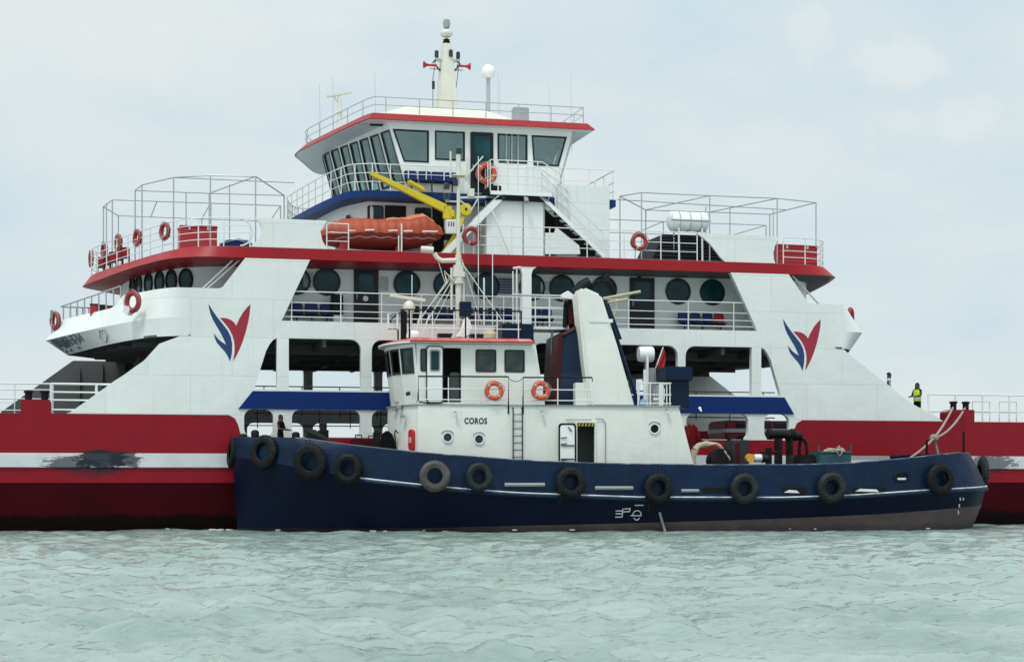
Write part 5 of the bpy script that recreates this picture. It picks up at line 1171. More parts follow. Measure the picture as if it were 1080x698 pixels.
# stern frame posts and bow fittings that belong to the tug
def tug_deck_fittings():
    for px, py, y in ((977.5, 464, -2.2), (1016.5, 455, -1.8)):
        x, z = T.at(px, py, y); MB().tube([(x, y, 2.0), (x, y, z)], .05).build('stern_post', M_black2, tug)
    # bow bitts with round heads standing over the bulwark
    for px, py, w in ((256.5, 459, .16), (269, 455, .15), (312, 457, .15)):
        x, z = T.at(px, py, 0); m = MB().lathe([(0, 2.6), (.12, 2.6), (.11, z-.22), (w, z-.17), (w, z-.02), (w*.7, z+.05), (0, z+.07)], (x, 0, 0), 16)
        m.tube([(x-.1, 0, z-.2), (x+.34, 0, z-.24)], .05); m.build('bow_bitt', M_black, tug)
    # windlass and slanting gear just abaft the bow
    x0 = T.x(322, 0); x1 = T.x(345, 0)
    m = MB(); m.prism([(x0, 3.1), (x0, 3.78), (x0+.35, 3.75), (x1+.5, 3.1)], XZ(-.5), .9); m.tube([(x0-.1, -.6, 3.75), (x1+.5, -.6, 3.15)], .06); w = m.build('windlass', M_dgrey, tug, bevel=.03)
    m = MB().lathe([(0, -.3), (.2, -.3), (.2, .3), (0, .3)], (T.x(341, 0), 0, 3.45), 14).tube([(T.x(341, 0), 0, 3.1), (T.x(341, 0), 0, 4.0)], .13, n=10); m.build('samson_post', M_black, tug)
    m = MB(); m.box(T.x(394, -1), T.x(400, -1), -1.3, -.7, 2.6, 3.7); m.build('hose_reel', M_black, tug, bevel=.05)
    m = MB(); m.prism([T.at(px, py, -1.4) for px, py in ((402, 474), (403, 458), (409, 453), (414, 458), (419, 472), (421, 478))], XZ(-1.4), .4); m.build('canvas_cover', M_dcloth, tug, bevel=.05)
    # box-headed towing bitt
    xa, xb = T.x(815, 0), T.x(844, 0); 
    m = MB()
    m.box(xa+.15, xa+.3, -.3, .3, 1.7, 3.5); m.box(xa+.62, xa+.74, -.3, .3, 1.7, 3.5)
    tb = m.build('towing_post', M_black, tug, bevel=.02)
    MB().lathe([(.0, -.55), (.22, -.55), (.22, -.4), (.17, -.35), (.17, .35), (.22, .4), (.22, .55), (0, .55)], (lerp(xa, xb, .3), 0, 3.68), 16, 'X').lathe([(.0, -.3), (.2, -.3), (.2, .3), (0, .3)], (lerp(xa, xb, .75), 0, 3.62), 16, 'X').build('drum', M_black, tb)
    MB().tube([(T.x(847, 0)+.16*math.cos(a), 0, 3.0+.5*math.sin(a)) for a in [k*math.pi/9 for k in range(18)]], .07, closed=True).build('hoop', M_black, tb)
    m = MB(); x = T.x(808, -1); m.box(x, x+.2, -1.1, -.9, 1.7, 3.12); m.tube([(x-.25, -1, 2.95), (x+.5, -1, 2.95)], .05); m.build('cross_bitt', M_black2, tug)
    MB().box(T.x(834, -1), T.x(842, -1), -1, -.4, 1.6, 2.85).build('deck_pump', M_dgrey, tug, bevel=.03)
    # engine-like winch with a big cable drum, aft of the house
    xa, xb = T.x(768, -1), T.x(788, -1)
    m = MB(); m.box(xa, xb, -1.3, -.3, 1.6, 3.42); w = m.build('towing_winch', M_dgrey, tug, bevel=.05)
    MB().box(xa+.2, xa+.36, -1.33, -1.2, 2.5, 3.3).build('red_panel', M_funnelred, w)
    MB().tube([(xb-.15, -.8, 3.4), (xb-.1, -.8, 3.62)], .05).tube([(xa+.1, -.8, 3.4), (xa+.1, -.8, 3.6)], .08).build('lever', M_black, w)
    c = (T.x(759.5, -1.6), -1.6, 2.62)
    MB().lathe([(0, -.35), (.46, -.35), (.46, -.3), (.33, -.25), (.33, .25), (.46, .3), (.46, .35), (0, .35)], c, 24, 'Y').build('cable_drum', M_black, w)
tug_deck_fittings()

# ================================================================== SEPARATE THINGS
def setq(o, **k):
    for a, b in k.items(): o[a] = b
# ---- tyre fenders hung along the tug
def tyre(R, w, mt):
    m = MB(); r = R*.50
    m.lathe([(r, -w*.34), (r+.03, -w*.46), (lerp(r, R, .55), -w*.52), (R-.05, -w*.42), (R, -w*.22), (R, w*.22), (R-.05, w*.42), (lerp(r, R, .55), w*.52), (r+.03, w*.46), (r, w*.34), (r+.06, w*.25), (R-.06, w*.12), (R-.06, -w*.12), (r+.06, -w*.25)], (0, 0, 0), 36, 'Y', closed=True)
    for k in range(30):
        a = 2*math.pi*k/30; c = Vector((math.cos(a), 0, math.sin(a)))
        m.tube([c*(R+.004)+Vector((0, -w*.3, 0)), c*(R+.004)+Vector((0, w*.3, 0))], .016, n=4)
    return m
TYRES = [ # px, py, radius px, local y, heading of the face normal, brown?, label
 (245.5, 477, 15.5, .1, 82, 0, 'black tyre fender seen edge-on at the very bow stem of the tug'),
 (278.5, 476.5, 17.5, -1.75, 42, 0, 'large black tyre on the tug bow beside the stem, rising above the bulwark'),
 (327, 487, 19.0, -2.98, 22, 0, 'largest black tyre on the bow, lying deep in shadow above the dark hull'),
 (367, 494, 15.5, -3.42, 14, 0, 'grey-rimmed tyre where the white strake line begins'),
 (458.5, 502, 15.8, -4.0, 2, 1, 'faded brown tyre fender below the deckhouse front portholes'),
 (505, 503, 14.8, -4.04, 0, 0, 'dark tyre fender below the black side ladder, next to the brown one'),
 (602, 509, 16.2, -4.05, 0, 0, 'tyre fender below the open white weathertight door'),
 (694, 515, 16.0, -4.05, 0, 0, 'tyre fender below the single porthole aft of the doorway'),
 (785, 515, 15.5, -4.05, 0, 0, 'tyre fender below the towing winch and amber lamp'),
 (877, 514, 15.5, -4.05, 0, 0, 'tyre fender below the teal box on the after deck'),
 (992, 505, 16.0, -3.75, -10, 0, 'last tyre on the near side of the tug, close to the stern corner'),
 (1041, 498, 17.0, -.1, -80, 0, 'black tyre squeezed between the tug stern and the red ferry hull')]
for (px, py, rp, y, hd, brown, lab) in TYRES:
    x, z = T.at(px, py, y); t = T.world(x, y).y; R = rp/F*t
    if px > 1030: x = 29.5; y = -.1; z -= .05
    t_ = onship(T, 'tire_fender', lab, 'tire', x, y, z, -rad(hd), 'tyre fenders hung along the tug'); t_.scale = (random.uniform(.94, 1.03), random.uniform(.8, 1.15), random.uniform(.97, 1.06)); t_.rotation_euler = (rad(random.uniform(-7, 5)), rad(random.uniform(-8, 8)), t_.rotation_euler.z)
    tyre(R, .34, 0).build('tire', M_tirebrown if brown else (M_tire if px > 420 and int(px) % 2 else M_black), t_)
    zt = interp(ZTOP, max(0, min(29, x)))+.02-z
    if zt > R*.6:
        m = MB(); m.tube([(-.1, .02, R*.55), (-.06, .03, zt)], .012); m.tube([(.1, .02, R*.55), (.06, .03, zt)], .012); m.build('hanging_rope', M_dgrey, t_)
# ---- life rings
def life_ring(fr, x, y, z, R, rz, lab, mt, tilt=0, rope=True):
    t = onship(fr, 'life_ring', lab, 'life ring', x, y, z, rz, 'life rings')
    m = MB(); n = 32; r = R*.24; pts = [((R-r)*math.cos(2*math.pi*k/n), 0, (R-r)*math.sin(2*math.pi*k/n)) for k in range(n)]
    m.tube(pts, r, n=10, closed=True); rg = m.build('ring', mt, t)
    for a in ((45, 135, 225, 315) if mt is M_ring else (250,)):
        seg = [((R-r)*math.cos(rad(a+d)), 0, (R-r)*math.sin(rad(a+d))) for d in (-6, -2, 2, 6)]; MB().tube(seg, r*1.04, n=10).build('reflective_band', M_ringband, t)
    if rope:
        m = MB(); m.tube([((R+.015+.02*math.sin(4*a))*math.cos(a), -r*.6, (R+.015+.02*math.sin(4*a))*math.sin(a)) for a in [2*math.pi*k/40 for k in range(40)]], .012, n=4, closed=True); m.build('grab_line', M_rope, t)
    if tilt: t.rotation_mode = 'XYZ'; t.rotation_euler = (0, tilt, fr.t+rz)
    return t
life_ring(T, 9.32, -3.02, 5.12, .35, 0, 'orange life ring on the tug rail, left of the ladder gap', M_ring)
life_ring(T, 11.04, -3.02, 5.14, .35, 0, 'orange life ring on the tug rail, right of the ladder gap', M_ring)
life_ring(A, A.x(513, 1.6), 1.6, 14.08, .43, 0, 'orange life ring hanging by the bridge door above the stair landing', M_ring)
x, z = A.at(497, 249, -.02); life_ring(A, x, -.02, z, .37, 0, 'dark red life ring on the upper deck rail beside the yellow crane', M_ringred)
x, z = A.at(674, 255, -.02); life_ring(A, x, -.02, z, .36, 0, 'dark red life ring on the rail below the white raft canister', M_ringred)
for (px, py, xx, yy, hd, lab) in ((174, 244, -13.25, 1.6, 64, 'life ring nearest the red box on the curved left end rail'), (145, 251, -14.2, 3.85, 71, 'second life ring from the red box on the curved end rail'),
        (125, 256, -14.9, 5.45, 74, 'third life ring from the red box, halfway along the curved end rail'), (110, 264, -15.4, 7.6, 77, 'life ring above the small red seats at the left end'), (96, 273, -15.72, 9.6, 84, 'outermost life ring at the tip of the curved left end rail')):
    x, z = A.at(px, py, yy); life_ring(A, x, yy, z, .35, -rad(hd), lab, M_ringred)
x, z = A.at(140, 318.5, 1.0); t = life_ring(A, x, .95, z, .43, -rad(50), 'red life ring leaning in a slanted bracket on the white left visor', M_ringred, tilt=rad(28)); MB().box(-.22, .1, -.12, .12, -.52, -.25).build('holder', M_tape, t)
x, z = A.at(58.5, 338, 7.9); life_ring(A, x, 7.9, z-.02, .40, -rad(66), 'small slanted life ring at the leftmost tip of the visor', M_ringred, tilt=rad(30))
x, z = A.at(903.5, 331, .4); life_ring(A, x+.1, 1.2, z, .36, rad(50), 'dark ring just visible over the right visor shoulder', M_ringred, rope=False)
# ---- red fire-extinguisher like case on the tug front
t = onship(T, 'flare_case', 'bright red oval case fixed to the front corner of the tug deckhouse', 'case', 6.38, -2.62, 3.34, -rad(62))
MB().prism(rrect(-.15, .15, -.38, .38, .14), XZ(-.08), .16).build('shell', M_lampred, t, bevel=.03)
MB().tube([(-.05, -.1, -.1), (.05, -.1, -.1), (.05, -.1, .1), (-.05, -.1, .1)], .015, closed=True).build('latch', M_tape, t)
# ---- lifeboat in its cradle
def lifeboat():
    x0, x1 = A.x(338, 1.2), A.x(470, 1.2); L = x1-x0; xc = (x0+x1)/2
    t = onship(A, 'lifeboat', 'orange rescue boat under a tarpaulin cover with a paler top on the upper deck', 'boat', xc, 1.35, 10.85)
    st = [-1, -.97, -.9, -.75, -.55, -.3, 0, .3, .55, .75, .9, .98, 1]
    wid = lambda s: 1.02*(max(0, 1-abs(s)**2.6))**.6+.03
    zg = lambda s: .72+(.12*max(0, s)**2)-.12*max(0, -s-.4)
    def sec(s, prof): 
        w = wid(s); return [(s*L/2+dx, y*w, z) for (y, z, dx) in prof(s)]
    low = lambda s: [(math.cos(a), lerp(zg(s), zg(s)-.72+(.55*abs(s)**3 if s > 0 else .25*abs(s)**3), math.sin(-a)), 0) for a in [-math.pi*k/10 for k in range(11)]]
    m = MB(); m.grid([sec(s, low) for s in st]); m.build('hull', M_boathull, t, smooth=60)
    def ridge(s): 
        z = interp([(-1, .62), (-.97, .72), (-.8, 1.08), (-.45, 1.22), (-.1, 1.2), (.25, 1.28), (.5, 1.42), (.62, 1.48), (.8, 1.22), (1, .78)], s); return z
    rng = random.Random(2)
    wr = {}
    def top(s):
        out = []
        for k in range(13):
            a = math.pi*k/12; y = math.cos(a); zz = zg(s)-.18+(ridge(s)-zg(s)+.18)*(math.sin(a)**.75)
            zz += .055*noise.noise(Vector((s*5, y*2.5, 3)))+.035*noise.noise(Vector((s*14+y*4, y*3, 7)))-.025*max(0, math.cos(s*17))**8*(1-abs(y)*.4)
            out.append((y*1.05, zz, 0))
        return out
    ss = [-1+2*k/88 for k in range(89)]
    def sec2(s): w = wid(s); return [(s*L/2, y*w+(.02*math.sin(s*47)), z) for (y, z, dx) in top(s)]
    rows = [sec2(s) for s in ss]
    side = MB(); side.grid([r[:6] for r in rows]); side.grid([r[7:] for r in rows]); 
    c = side.build('cover', M_orange, t, smooth=60)
    MB().grid([r[3:10] for r in [[(x, y*1.01, z+.012) for x, y, z in q] for q in rows[44:86]]]).build('cover_top', M_orangetop, t, smooth=60)
    MB().grid([r[5:8] for r in [[(x, y, z+.008) for x, y, z in q] for q in rows[12:46]]]).build('cover_ridge', M_orangetop, t, smooth=60)
    m = MB()
    for s in (-.85, -.62, -.36, .0, .24, .55, .66): 
        w = wid(s)*1.09; m.tube([(s*L/2, -w, zg(s)-.1), (s*L/2+.36, -w, zg(s)-.08)], .03, n=5)
    m.build('reflective_strip', M_tape, t)
    m = MB(); m.tube([(s*L/2, -wid(s)*1.03, zg(s)-.32-.06*math.sin(s*14)**2) for s in [-.8+.05*k for k in range(33)]], .014, n=5); m.tube([(L/2*.98, 0, .8), (L/2*1.06, -.1, .5)], .03); m.build('lifeline', M_rope, t)
    MB().box(-L*.36, -L*.30, -.6, .6, -.15, .22).build('cradle', M_redsoft, t)
    MB().box(L*.08, L*.13, -.6, .6, -.15, .1).build('cradle', M_redsoft, t)
lifeboat()
# ---- yellow davit crane
def crane():
    (bx, bz) = A.at(479, 262, 1.3); t = onship(A, 'davit_crane', 'yellow davit crane with its arm raised over the orange rescue boat', 'crane', bx, 1.5, 10.69)
    P = lambda px, py: Vector((A.at(px, py, 1.1)[0]-bx, -.35, A.at(px, py, 1.1)[1]-10.69))
    m = MB(); m.prism([(p.x, p.z) for p in (P(464, 270), P(485, 270), P(484, 252), P(478, 246))], XZ(-.5), .6); m.tube([(0, -.2, 0), (.1, -.2, 1.6)], .2, n=12); m.build('pedestal', M_yellow, t, bevel=.03)
    a, b = P(391.5, 183), P(470, 220)
    d = (b-a).normalized(); n = Vector((-d.z, 0, d.x)); n = n if n.z > 0 else -n
    def beam(a, b, wa, wb, y0, y1): 
        vs = [a-n*wa, b-n*wb, b+n*wb, a+n*wa]; return MB().add([v+Vector((0, y0, 0)) for v in vs]+[v+Vector((0, y1, 0)) for v in vs], [(0, 1, 2, 3), (4, 7, 6, 5), (0, 4, 5, 1), (1, 5, 6, 2), (2, 6, 7, 3), (3, 7, 4, 0)])
    arm = beam(a, b, .085, .17, -.1, .12); arm.box(b.x-.1, b.x+.25, -.45, -.25, b.z-.4, b.z+.1); ar = arm.build('arm', M_yellow, t, bevel=.02)
    MB().box(P(469, 0).x, P(487, 0).x, -.4, 0, P(0, 236).z, P(0, 225).z).build('joint_housing', M_black2, t)
    beam(P(430, 191), P(448.5, 201), .09, .09, -.12, .1).build('hydraulic_cylinder', M_yellow, ar, bevel=.06)
    q0, q1 = P(473, 228), P(480, 215)
    MB().box(P(473.5, 0).x, P(479.5, 0).x, -.5, -.1, P(0, 212).z, P(0, 203.5).z).build('motor', M_yellow, t, bevel=.04)
    bxm = MB().box(P(469, 0).x, P(480, 0).x, -.65, -.35, P(0, 231).z, P(0, 215).z).build('control_box', M_tape, t, bevel=.015)
    for k in range(3): MB().box(P(471.5+k*2.5, 0).x, P(472.4+k*2.5, 0).x, -.66, -.649, P(0, 223).z, P(0, 218).z).build('switch', M_black2, bxm)
    c = P(491, 221)
    w = MB().lathe([(0, -.14), (.24, -.14), (.24, -.08), (.16, -.06), (.16, .06), (.24, .08), (.24, .14), (0, .14)], c, 20, 'Y').build('winch_drum', M_yellow, t)
    MB().lathe([(0, -.16), (.05, -.16), (.05, -.1)], c, 10, 'Y').build('hub', M_black2, w)
    m = MB(); m.tube([P(489, 228), P(487, 236), P(483, 240)], .09); m.build('bracket', M_yellow, t)
    m = MB(); m.tube([P(391.5, 184), P(392.5, 190)], .03); m.build('hook', M_dgrey, ar)
crane()
# ---- raft canister
def canister():
    x0, x1 = A.x(705, 1.2), A.x(746, 1.2); t = onship(A, 'liferaft_canister', 'white barrel-shaped liferaft canister on the upper deck beside the louvred casing', 'liferaft', (x0+x1)/2, 1.2, 12.4); L = (x1-x0)/2
    m = MB(); pr = [(0, -L), (.24, -L), (.34, -L+.07)]
    for k in range(11): x = -L+.12+(2*L-.24)*k/10; pr += [(.38, x-.03), (.405, x+.01)]
    pr += [(.34, L-.07), (.24, L), (0, L)]
    m.lathe(pr, (0, 0, 0), 28, 'X'); c = m.build('shell', M_white2, t, smooth=50)
    m = MB(); m.tube([(-L-.01, -.4, 0), (L+.01, -.4, 0)], .03); m.build('seam', M_grey, t)
    m = MB()
    for x in (-.45, .0, .45): m.tube([(x, .41*math.cos(a), .41*math.sin(a)) for a in [k*math.pi/10 for k in range(20)]], .016, closed=True)
    m.build('strap', M_steel, t)
    for x in (-.5, .5):
        m = MB(); m.tube([(x, -.3, -.3), (x, -.35, -1.7)], .04); m.tube([(x, .3, -.3), (x, .35, -1.7)], .04); m.tube([(x, -.33, -.36), (x, .33, -.36)], .04)
        m.build('cradle', M_railwhite, t)
canister()
# ---- boxes, seats
def locker(px0, px1, py0, y, dep, z0, lab, mt, lid=True, label_cat='locker', stripes=0, group=None):
    x0, x1 = A.x(px0, y), A.x(px1, y); z1 = A.at((px0+px1)/2, py0, y)[1]
    t = onship(A, 'deck_locker', lab, label_cat, (x0+x1)/2, y+dep/2, z0, 0, group); w = (x1-x0)/2; h = z1-z0
    b = MB().box(-w, w, -dep/2, dep/2, 0, h-.08).build('body', mt, t, bevel=.02)
    MB().box(-w-.03, w+.03, -dep/2-.03, dep/2, h-.08, h).build('lid', mt, t, bevel=.02)
    m = MB()
    for s in (-.5, .5): m.box(w*s-.04, w*s+.04, -dep/2-.05, -dep/2, h-.18, h-.04)
    m.build('latch', M_steel, t)
    if stripes:
        m = MB()
        for k in range(stripes): m.box(-w, w, -dep/2-.02, -dep/2-.003, h*(k+.6)/(stripes+.6), h*(k+.6)/(stripes+.6)+.035)
        m.build('slat', M_fascia, t)
locker(190, 229, 238, 3.0, 1.2, 10.66, 'tall red locker on the left upper deck behind the end rail', M_redsoft)
locker(819, 862, 258, .7, 1.3, 10.66, 'slatted red locker at the far right end of the upper deck', M_redsoft, stripes=4)
def tarp_heap():
    x, z = A.at(249, 258, 2.2); t = onship(A, 'blue_tarpaulin_heap', 'low blue tarpaulin heap next to the tall red locker', 'tarpaulin', x, 2.4, 10.66)
    rows = []
    for i in range(9):
        u = i/8; row = []
        for j in range(11):
            a = math.pi*j/10; w = .72*(1-.25*u); row.append((-w*math.cos(a)+u*.18+(.5*u*u-.2*u), -.6+1.2*u, .62*math.sin(a)**.6*(1-.2*abs(2*u-1))+.05*noise.noise(Vector((i*.7, j*.6, 1)))))
        rows.append(row)
    m = MB().grid(rows); m.add(rows[0], [tuple(range(11))]); m.build('cover', M_seat, t, smooth=60)
    MB().tube([(-.7, -.62, .3), (0, -.66, .5), (.75, -.62, .22)], .02).build('lashing', M_rope, t)
tarp_heap()
def seat_row(pxs, y, z, lab, mt, w=.44, end=False, rz=0, red_last=False):
    xs = [A.x(p, y) for p in pxs]; t = onship(A, 'seat_row', lab, 'seats', xs[0], y, z, rz, 'rows of passenger seats')
    m = MB(); L = xs[-1]-xs[0]; m.tube([(-.2, 0, .36), (L+.2, 0, .36)], .03)
    for k in (0, .5, 1): m.tube([(L*k, 0, 0), (L*k, 0, .36)], .03)
    m.build('frame', M_dgrey, t)
    for i, xx in enumerate(xs):
        x = xx-xs[0]; mm = M_seatred if (red_last and i == len(xs)-1) else mt
        m = MB(); m.box(x-w/2, x+w/2, -.25, .2, .38, .44); m.box(x-w/2, x+w/2, .14, .2, .42, .84, rot=Matrix.Rotation(rad(-8), 3, 'X'), about=(x, .17, .44)); m.build('seat', mm, t, bevel=.03)
seat_row((313, 329, 345), 1.5, 7.91, 'blue seats on the promenade left of the first cabin door', M_seat, w=.5)
seat_row((452, 466, 480, 494, 508, 522, 536), 1.5, 7.91, 'long row of blue seats under the middle portholes', M_seat, w=.46)
seat_row((567, 578), 1.5, 7.91, 'pair of blue seats just right of the midship pillar', M_seat, w=.42)
seat_row((722, 735, 748, 760), 1.5, 7.91, 'four seats by the right door, the last one red', M_seat, w=.44, red_last=True)
seat_row((434, 449, 463, 477), 2.0-.35, 13.27, 'blue seats on the wheelhouse deck below the bridge windows', M_seat, w=.5)
for i, (px, y, lab) in enumerate(((107, 8.4, 'leftmost small red deck chair behind the curved end rail'), (113, 7.6, 'second small red deck chair from the left end'), (119.5, 6.9, 'middle small red deck chair at the left end'), (126, 6.3, 'fourth small red deck chair at the left end'), (132.5, 5.7, 'small red deck chair nearest the awning post'))):
    x = A.x(px, y); t = onship(A, 'deck_chair', lab, 'chair', x, y, 10.66+drop3(x), 0, 'red deck chairs at the left end')
    MB().box(-.17, .17, -.2, .2, .34, .42).box(-.17, .17, .14, .2, .4, .78).build('seat', M_seatred, t, bevel=.03)
    m = MB()
    for a in (-.14, .14):
        for b in (-.16, .16): m.tube([(a, b, 0), (a, b, .35)], .02)
        m.tube([(a, -.16, .33), (a, .16, .33)], .02)
    m.tube([(-.14, .16, .33), (.14, .16, .33)], .02)
    m.build('chair_frame', M_dgrey, t)
for px, y, lab in ((436, 1.6, 'black bin standing between the blue seat row and the cabin door'),):
    x = A.x(px, y); t = onship(A, 'litter_bin', lab, 'bin', x, y, 7.91); MB().lathe([(0, 0), (.17, 0), (.22, .7), (0, .7)], (0, 0, 0), 14).build('bin_body', M_black2, t); MB().lathe([(.2, .7), (.24, .72), (.22, .82), (0, .88)], (0, 0, 0), 14).build('lid', M_dgrey, t)
x = A.x(356, 1.6); t = onship(A, 'fire_hose_box', 'dark hose box standing at the end of the first blue seat row', 'box', x, 1.6, 7.91)
MB().box(-.25, .2, -.2, .2, .4, 1.2).build('box', M_black2, t, bevel=.03); MB().box(-.18, .18, -.15, .15, 0, .4).build('stand', M_tape, t)
# small red & dark cases seen over the nose rail
for i, (px, lab) in enumerate(((94, 'reddish crate on the visor deck behind the nose rail, left one'), (101, 'dark bundle on the visor deck between two crates'), (109, 'reddish crate on the visor deck nearest the cabin'))):
    x, z = A.at(px, 322, 5.5); t = onship(A, 'stored_crate', lab, 'crate', x+.2, 5.6, 7.7)
    MB().box(-.16, .16, -.2, .2, .0, 1.15-.03*i).build('crate_body', M_redsoft if i != 1 else M_dgrey, t, bevel=.02); MB().box(-.17, .17, -.21, .21, 1.16-.03*i, 1.2-.03*i).build('lid', M_dgrey, t)
x, z = A.at(54.5, 331, 8.0); t = onship(A, 'nose_lantern', 'grey lantern post at the leftmost tip of the ferry visor', 'lantern', x, 8.0, z-.35); MB().tube([(0, 0, -.5), (0, 0, .2)], .025).build('post', M_steel, t); MB().box(-.06, .06, -.06, .06, .15, .5).build('lamp_housing', M_grey, t, bevel=.02)
x, z = A.at(648, 212, 2.6); t = onship(A, 'covered_lamp', 'blue canvas-covered lamp sticking out behind the white stair screen', 'lamp', 4.55, 2.6, z)
m = MB(); m.lathe([(0, 0), (.15, .02), (.24, .2), (.24, .5), (.1, .62), (0, .64)], (0, 0, -.35), 14); m.build('canvas_hood', M_seat, t); MB().tube([(-.1, 0, -.1), (0, 0, -.1)], .05).build('bracket', M_steel, t)
# ---- red and white bus on the car deck
def bus():
    y = 9.5; x0, x1 = A.x(765, y), A.x(878, y); L = x1-x0; t = onship(A, 'bus', 'red and white bus parked on the car deck behind the right openings', 'bus', (x0+x1)/2, y+1.1, 3.33)
    m = MB(); m.box(-L/2, L/2, -1.15, 1.15, .35, 1.62); t.scale = (1, 1, .76); b = m.build('body', M_redsoft, t, bevel=.06)
    MB().box(-L/2-.01, L/2+.01, -1.17, 1.17, .98, 1.2).build('white_stripe', M_white2, t); MB().box(-L/2+.1, L/2-.1, -1.1, 1.1, 1.63, 1.7).build('roof', M_redsoft, t, bevel=.02)
    for k in range(5): xx = -L/2+.5+k*(L-.6)/5; MB().box(xx, xx+(L-.6)/5-.15, -1.175, -1.14, 1.25, 1.55).build('window', M_glassdark, t)
    for xx in (-L/2+.9, L/2-1.0):
        for yy in (-1.05, 1.05): w = MB().lathe([(0, -.12), (.42, -.12), (.42, .12), (0, .12)], (xx, yy, .42), 20, 'Y').build('wheel', M_black, t); MB().lathe([(0, -.13), (.2, -.13), (.2, -.12)], (xx, yy*1.02, .42), 16, 'Y').build('rim', M_grey, w)
bus()
# ---- people
def person(fr, x, y, z, rz, h, lab, shirt, pants, vest=False, pose='stand'):
    t = onship(fr, 'person', lab, 'person', x, y, z, rz); s = h/1.72
    V, E_, Rr = [], [], []
    def v(p, r): V.append(Vector(p)*s); Rr.append(r*s); return len(V)-1
    def e(a, b): E_.append((a, b)); return b
    pel = v((0, 0, .95), .145); waist = e(pel, v((0, .0, 1.12), .13)); ch = e(waist, v((0, 0, 1.33), .155)); nk = e(ch, v((0, 0, 1.48), .06)); hd = e(nk, v((0, -.01, 1.56), .085)); hd2 = e(hd, v((0, -.01, 1.66), .09)); nose = e(hd, v((0, -.105, 1.58), .018))
    for sg in (-1, 1):
        ear = e(hd, v((sg*.085, 0, 1.585), .02))
        sh = e(ch, v((sg*.19, 0, 1.41), .062))
        if pose == 'stand': el, wr = (sg*.25, .03, 1.14), (sg*.24, -.12, .93)
        else: el, wr = (sg*.25, -.05, 1.16), (sg*.15, -.30, 1.12)
        el_ = e(sh, v(el, .045)); wr_ = e(el_, v(wr, .032)); d = (Vector(wr)-Vector(el)).normalized()
        palm = e(wr_, v(tuple(Vector(wr)+d*.06), .034))
        for q, ln in zip((-1.5, -.5, .5, 1.5), (.07, .085, .08, .06)):
            p0 = Vector(wr)+d*.09+Vector((0, q*.018, 0)); f1 = e(palm, v(tuple(p0), .010)); f2 = e(f1, v(tuple(p0+d*ln*.5), .009)); e(f2, v(tuple(p0+d*ln+Vector((-sg*.02, 0, 0))), .008))
        th = e(wr_, v(tuple(Vector(wr)+d*.04+Vector((-sg*.03, -.03, 0))), .012)); e(th, v(tuple(Vector(wr)+d*.09+Vector((-sg*.035, -.045, 0))), .009))
        hip = e(pel, v((sg*.10, 0, .88), .10)); kn = e(hip, v((sg*.12, -.02, .50), .062)); an = e(kn, v((sg*.12, .02, .09), .042)); e(an, v((sg*.13, -.15, .04), .035))
    me = bpy.data.meshes.new('body'); me.from_pydata(V, E_, []); o = bpy.data.objects.new('body', me); COL.objects.link(o)
    md = o.modifiers.new('skin', 'SKIN'); 
    for i, sv in enumerate(me.skin_vertices[0].data): sv.radius = (Rr[i], Rr[i]*(.75 if i in (0, 1, 2) else 1)); sv.use_root = (i == 0)
    sb = o.modifiers.new('sub', 'SUBSURF'); sb.levels = 1; sb.render_levels = 1
    bpy.context.view_layer.update(); me2 = bpy.data.meshes.new_from_object(o.evaluated_get(bpy.context.evaluated_depsgraph_get())); bpy.data.objects.remove(o)
    me2.materials.clear()
    for m_ in (M_skin, shirt, pants): me2.materials.append(m_)
    for p in me2.polygons:
        c = p.center/s; p.use_smooth = True
        p.material_index = 2 if c.z < .98 and abs(c.x) < .21 and not (c.y < -.1 and c.z > .5) else (1 if c.z < 1.45 and (abs(c.x) < .24 and c.z > .98) and c.y > -.2 else 0)
        if c.z < .1: p.material_index = 2
    o = bpy.data.objects.new('body', me2); COL.objects.link(o); o.parent = t
    hm = MB(); k = 14
    rows = [[(.098*math.cos(2*math.pi*j/k)*math.cos(a)*s, (.0+.105*math.sin(2*math.pi*j/k)*math.cos(a))*s, (1.61+.12*math.sin(a))*s) for j in range(k)] for a in (0, .5, 1.0, 1.4)]
    hm.grid(rows, closed=True); hm.add(rows[-1], [tuple(range(k))]); hm.build('hair', M_hair, t, smooth=80)
    if vest:
        vm = MB(); rows = []
        for z_, rx, ry in ((.93, .185, .135), (1.1, .18, .13), (1.3, .20, .145), (1.42, .175, .12)): rows.append([(rx*math.cos(2*math.pi*j/18)*s, ry*math.sin(2*math.pi*j/18)*s, z_*s) for j in range(18)])
        vm.grid(rows, closed=True); vo = vm.build('vest', M_vest, t, smooth=80)
        vm = MB(); vm.grid([[(.188*math.cos(2*math.pi*j/18)*s, .138*math.sin(2*math.pi*j/18)*s, z_*s) for j in range(18)] for z_ in (1.02, 1.07)], closed=True); vm.build('reflective_band', M_tape, vo)
    return t
x, z = A.at(967.5, 404, 1.8); person(A, x, 1.8, z-1.70, rad(-70), 1.72, 'person in a yellow high-visibility vest standing by the right ramp rail', M_dcloth, M_dcloth, vest=True, pose='hold')
x, z = A.at(937.5, 395, 2.4); person(A, x, 2.4, z-1.62, rad(60), 1.72, 'person in a pale shirt looking over the white wing on the right', M_cloth, M_dcloth)
x, z = T.at(296, 437, .6); person(T, x, .7, z-1.66, rad(60), 1.66, 'person in dark clothes standing on the tug bow below the blue band', M_dcloth, M_dcloth, pose='hold')
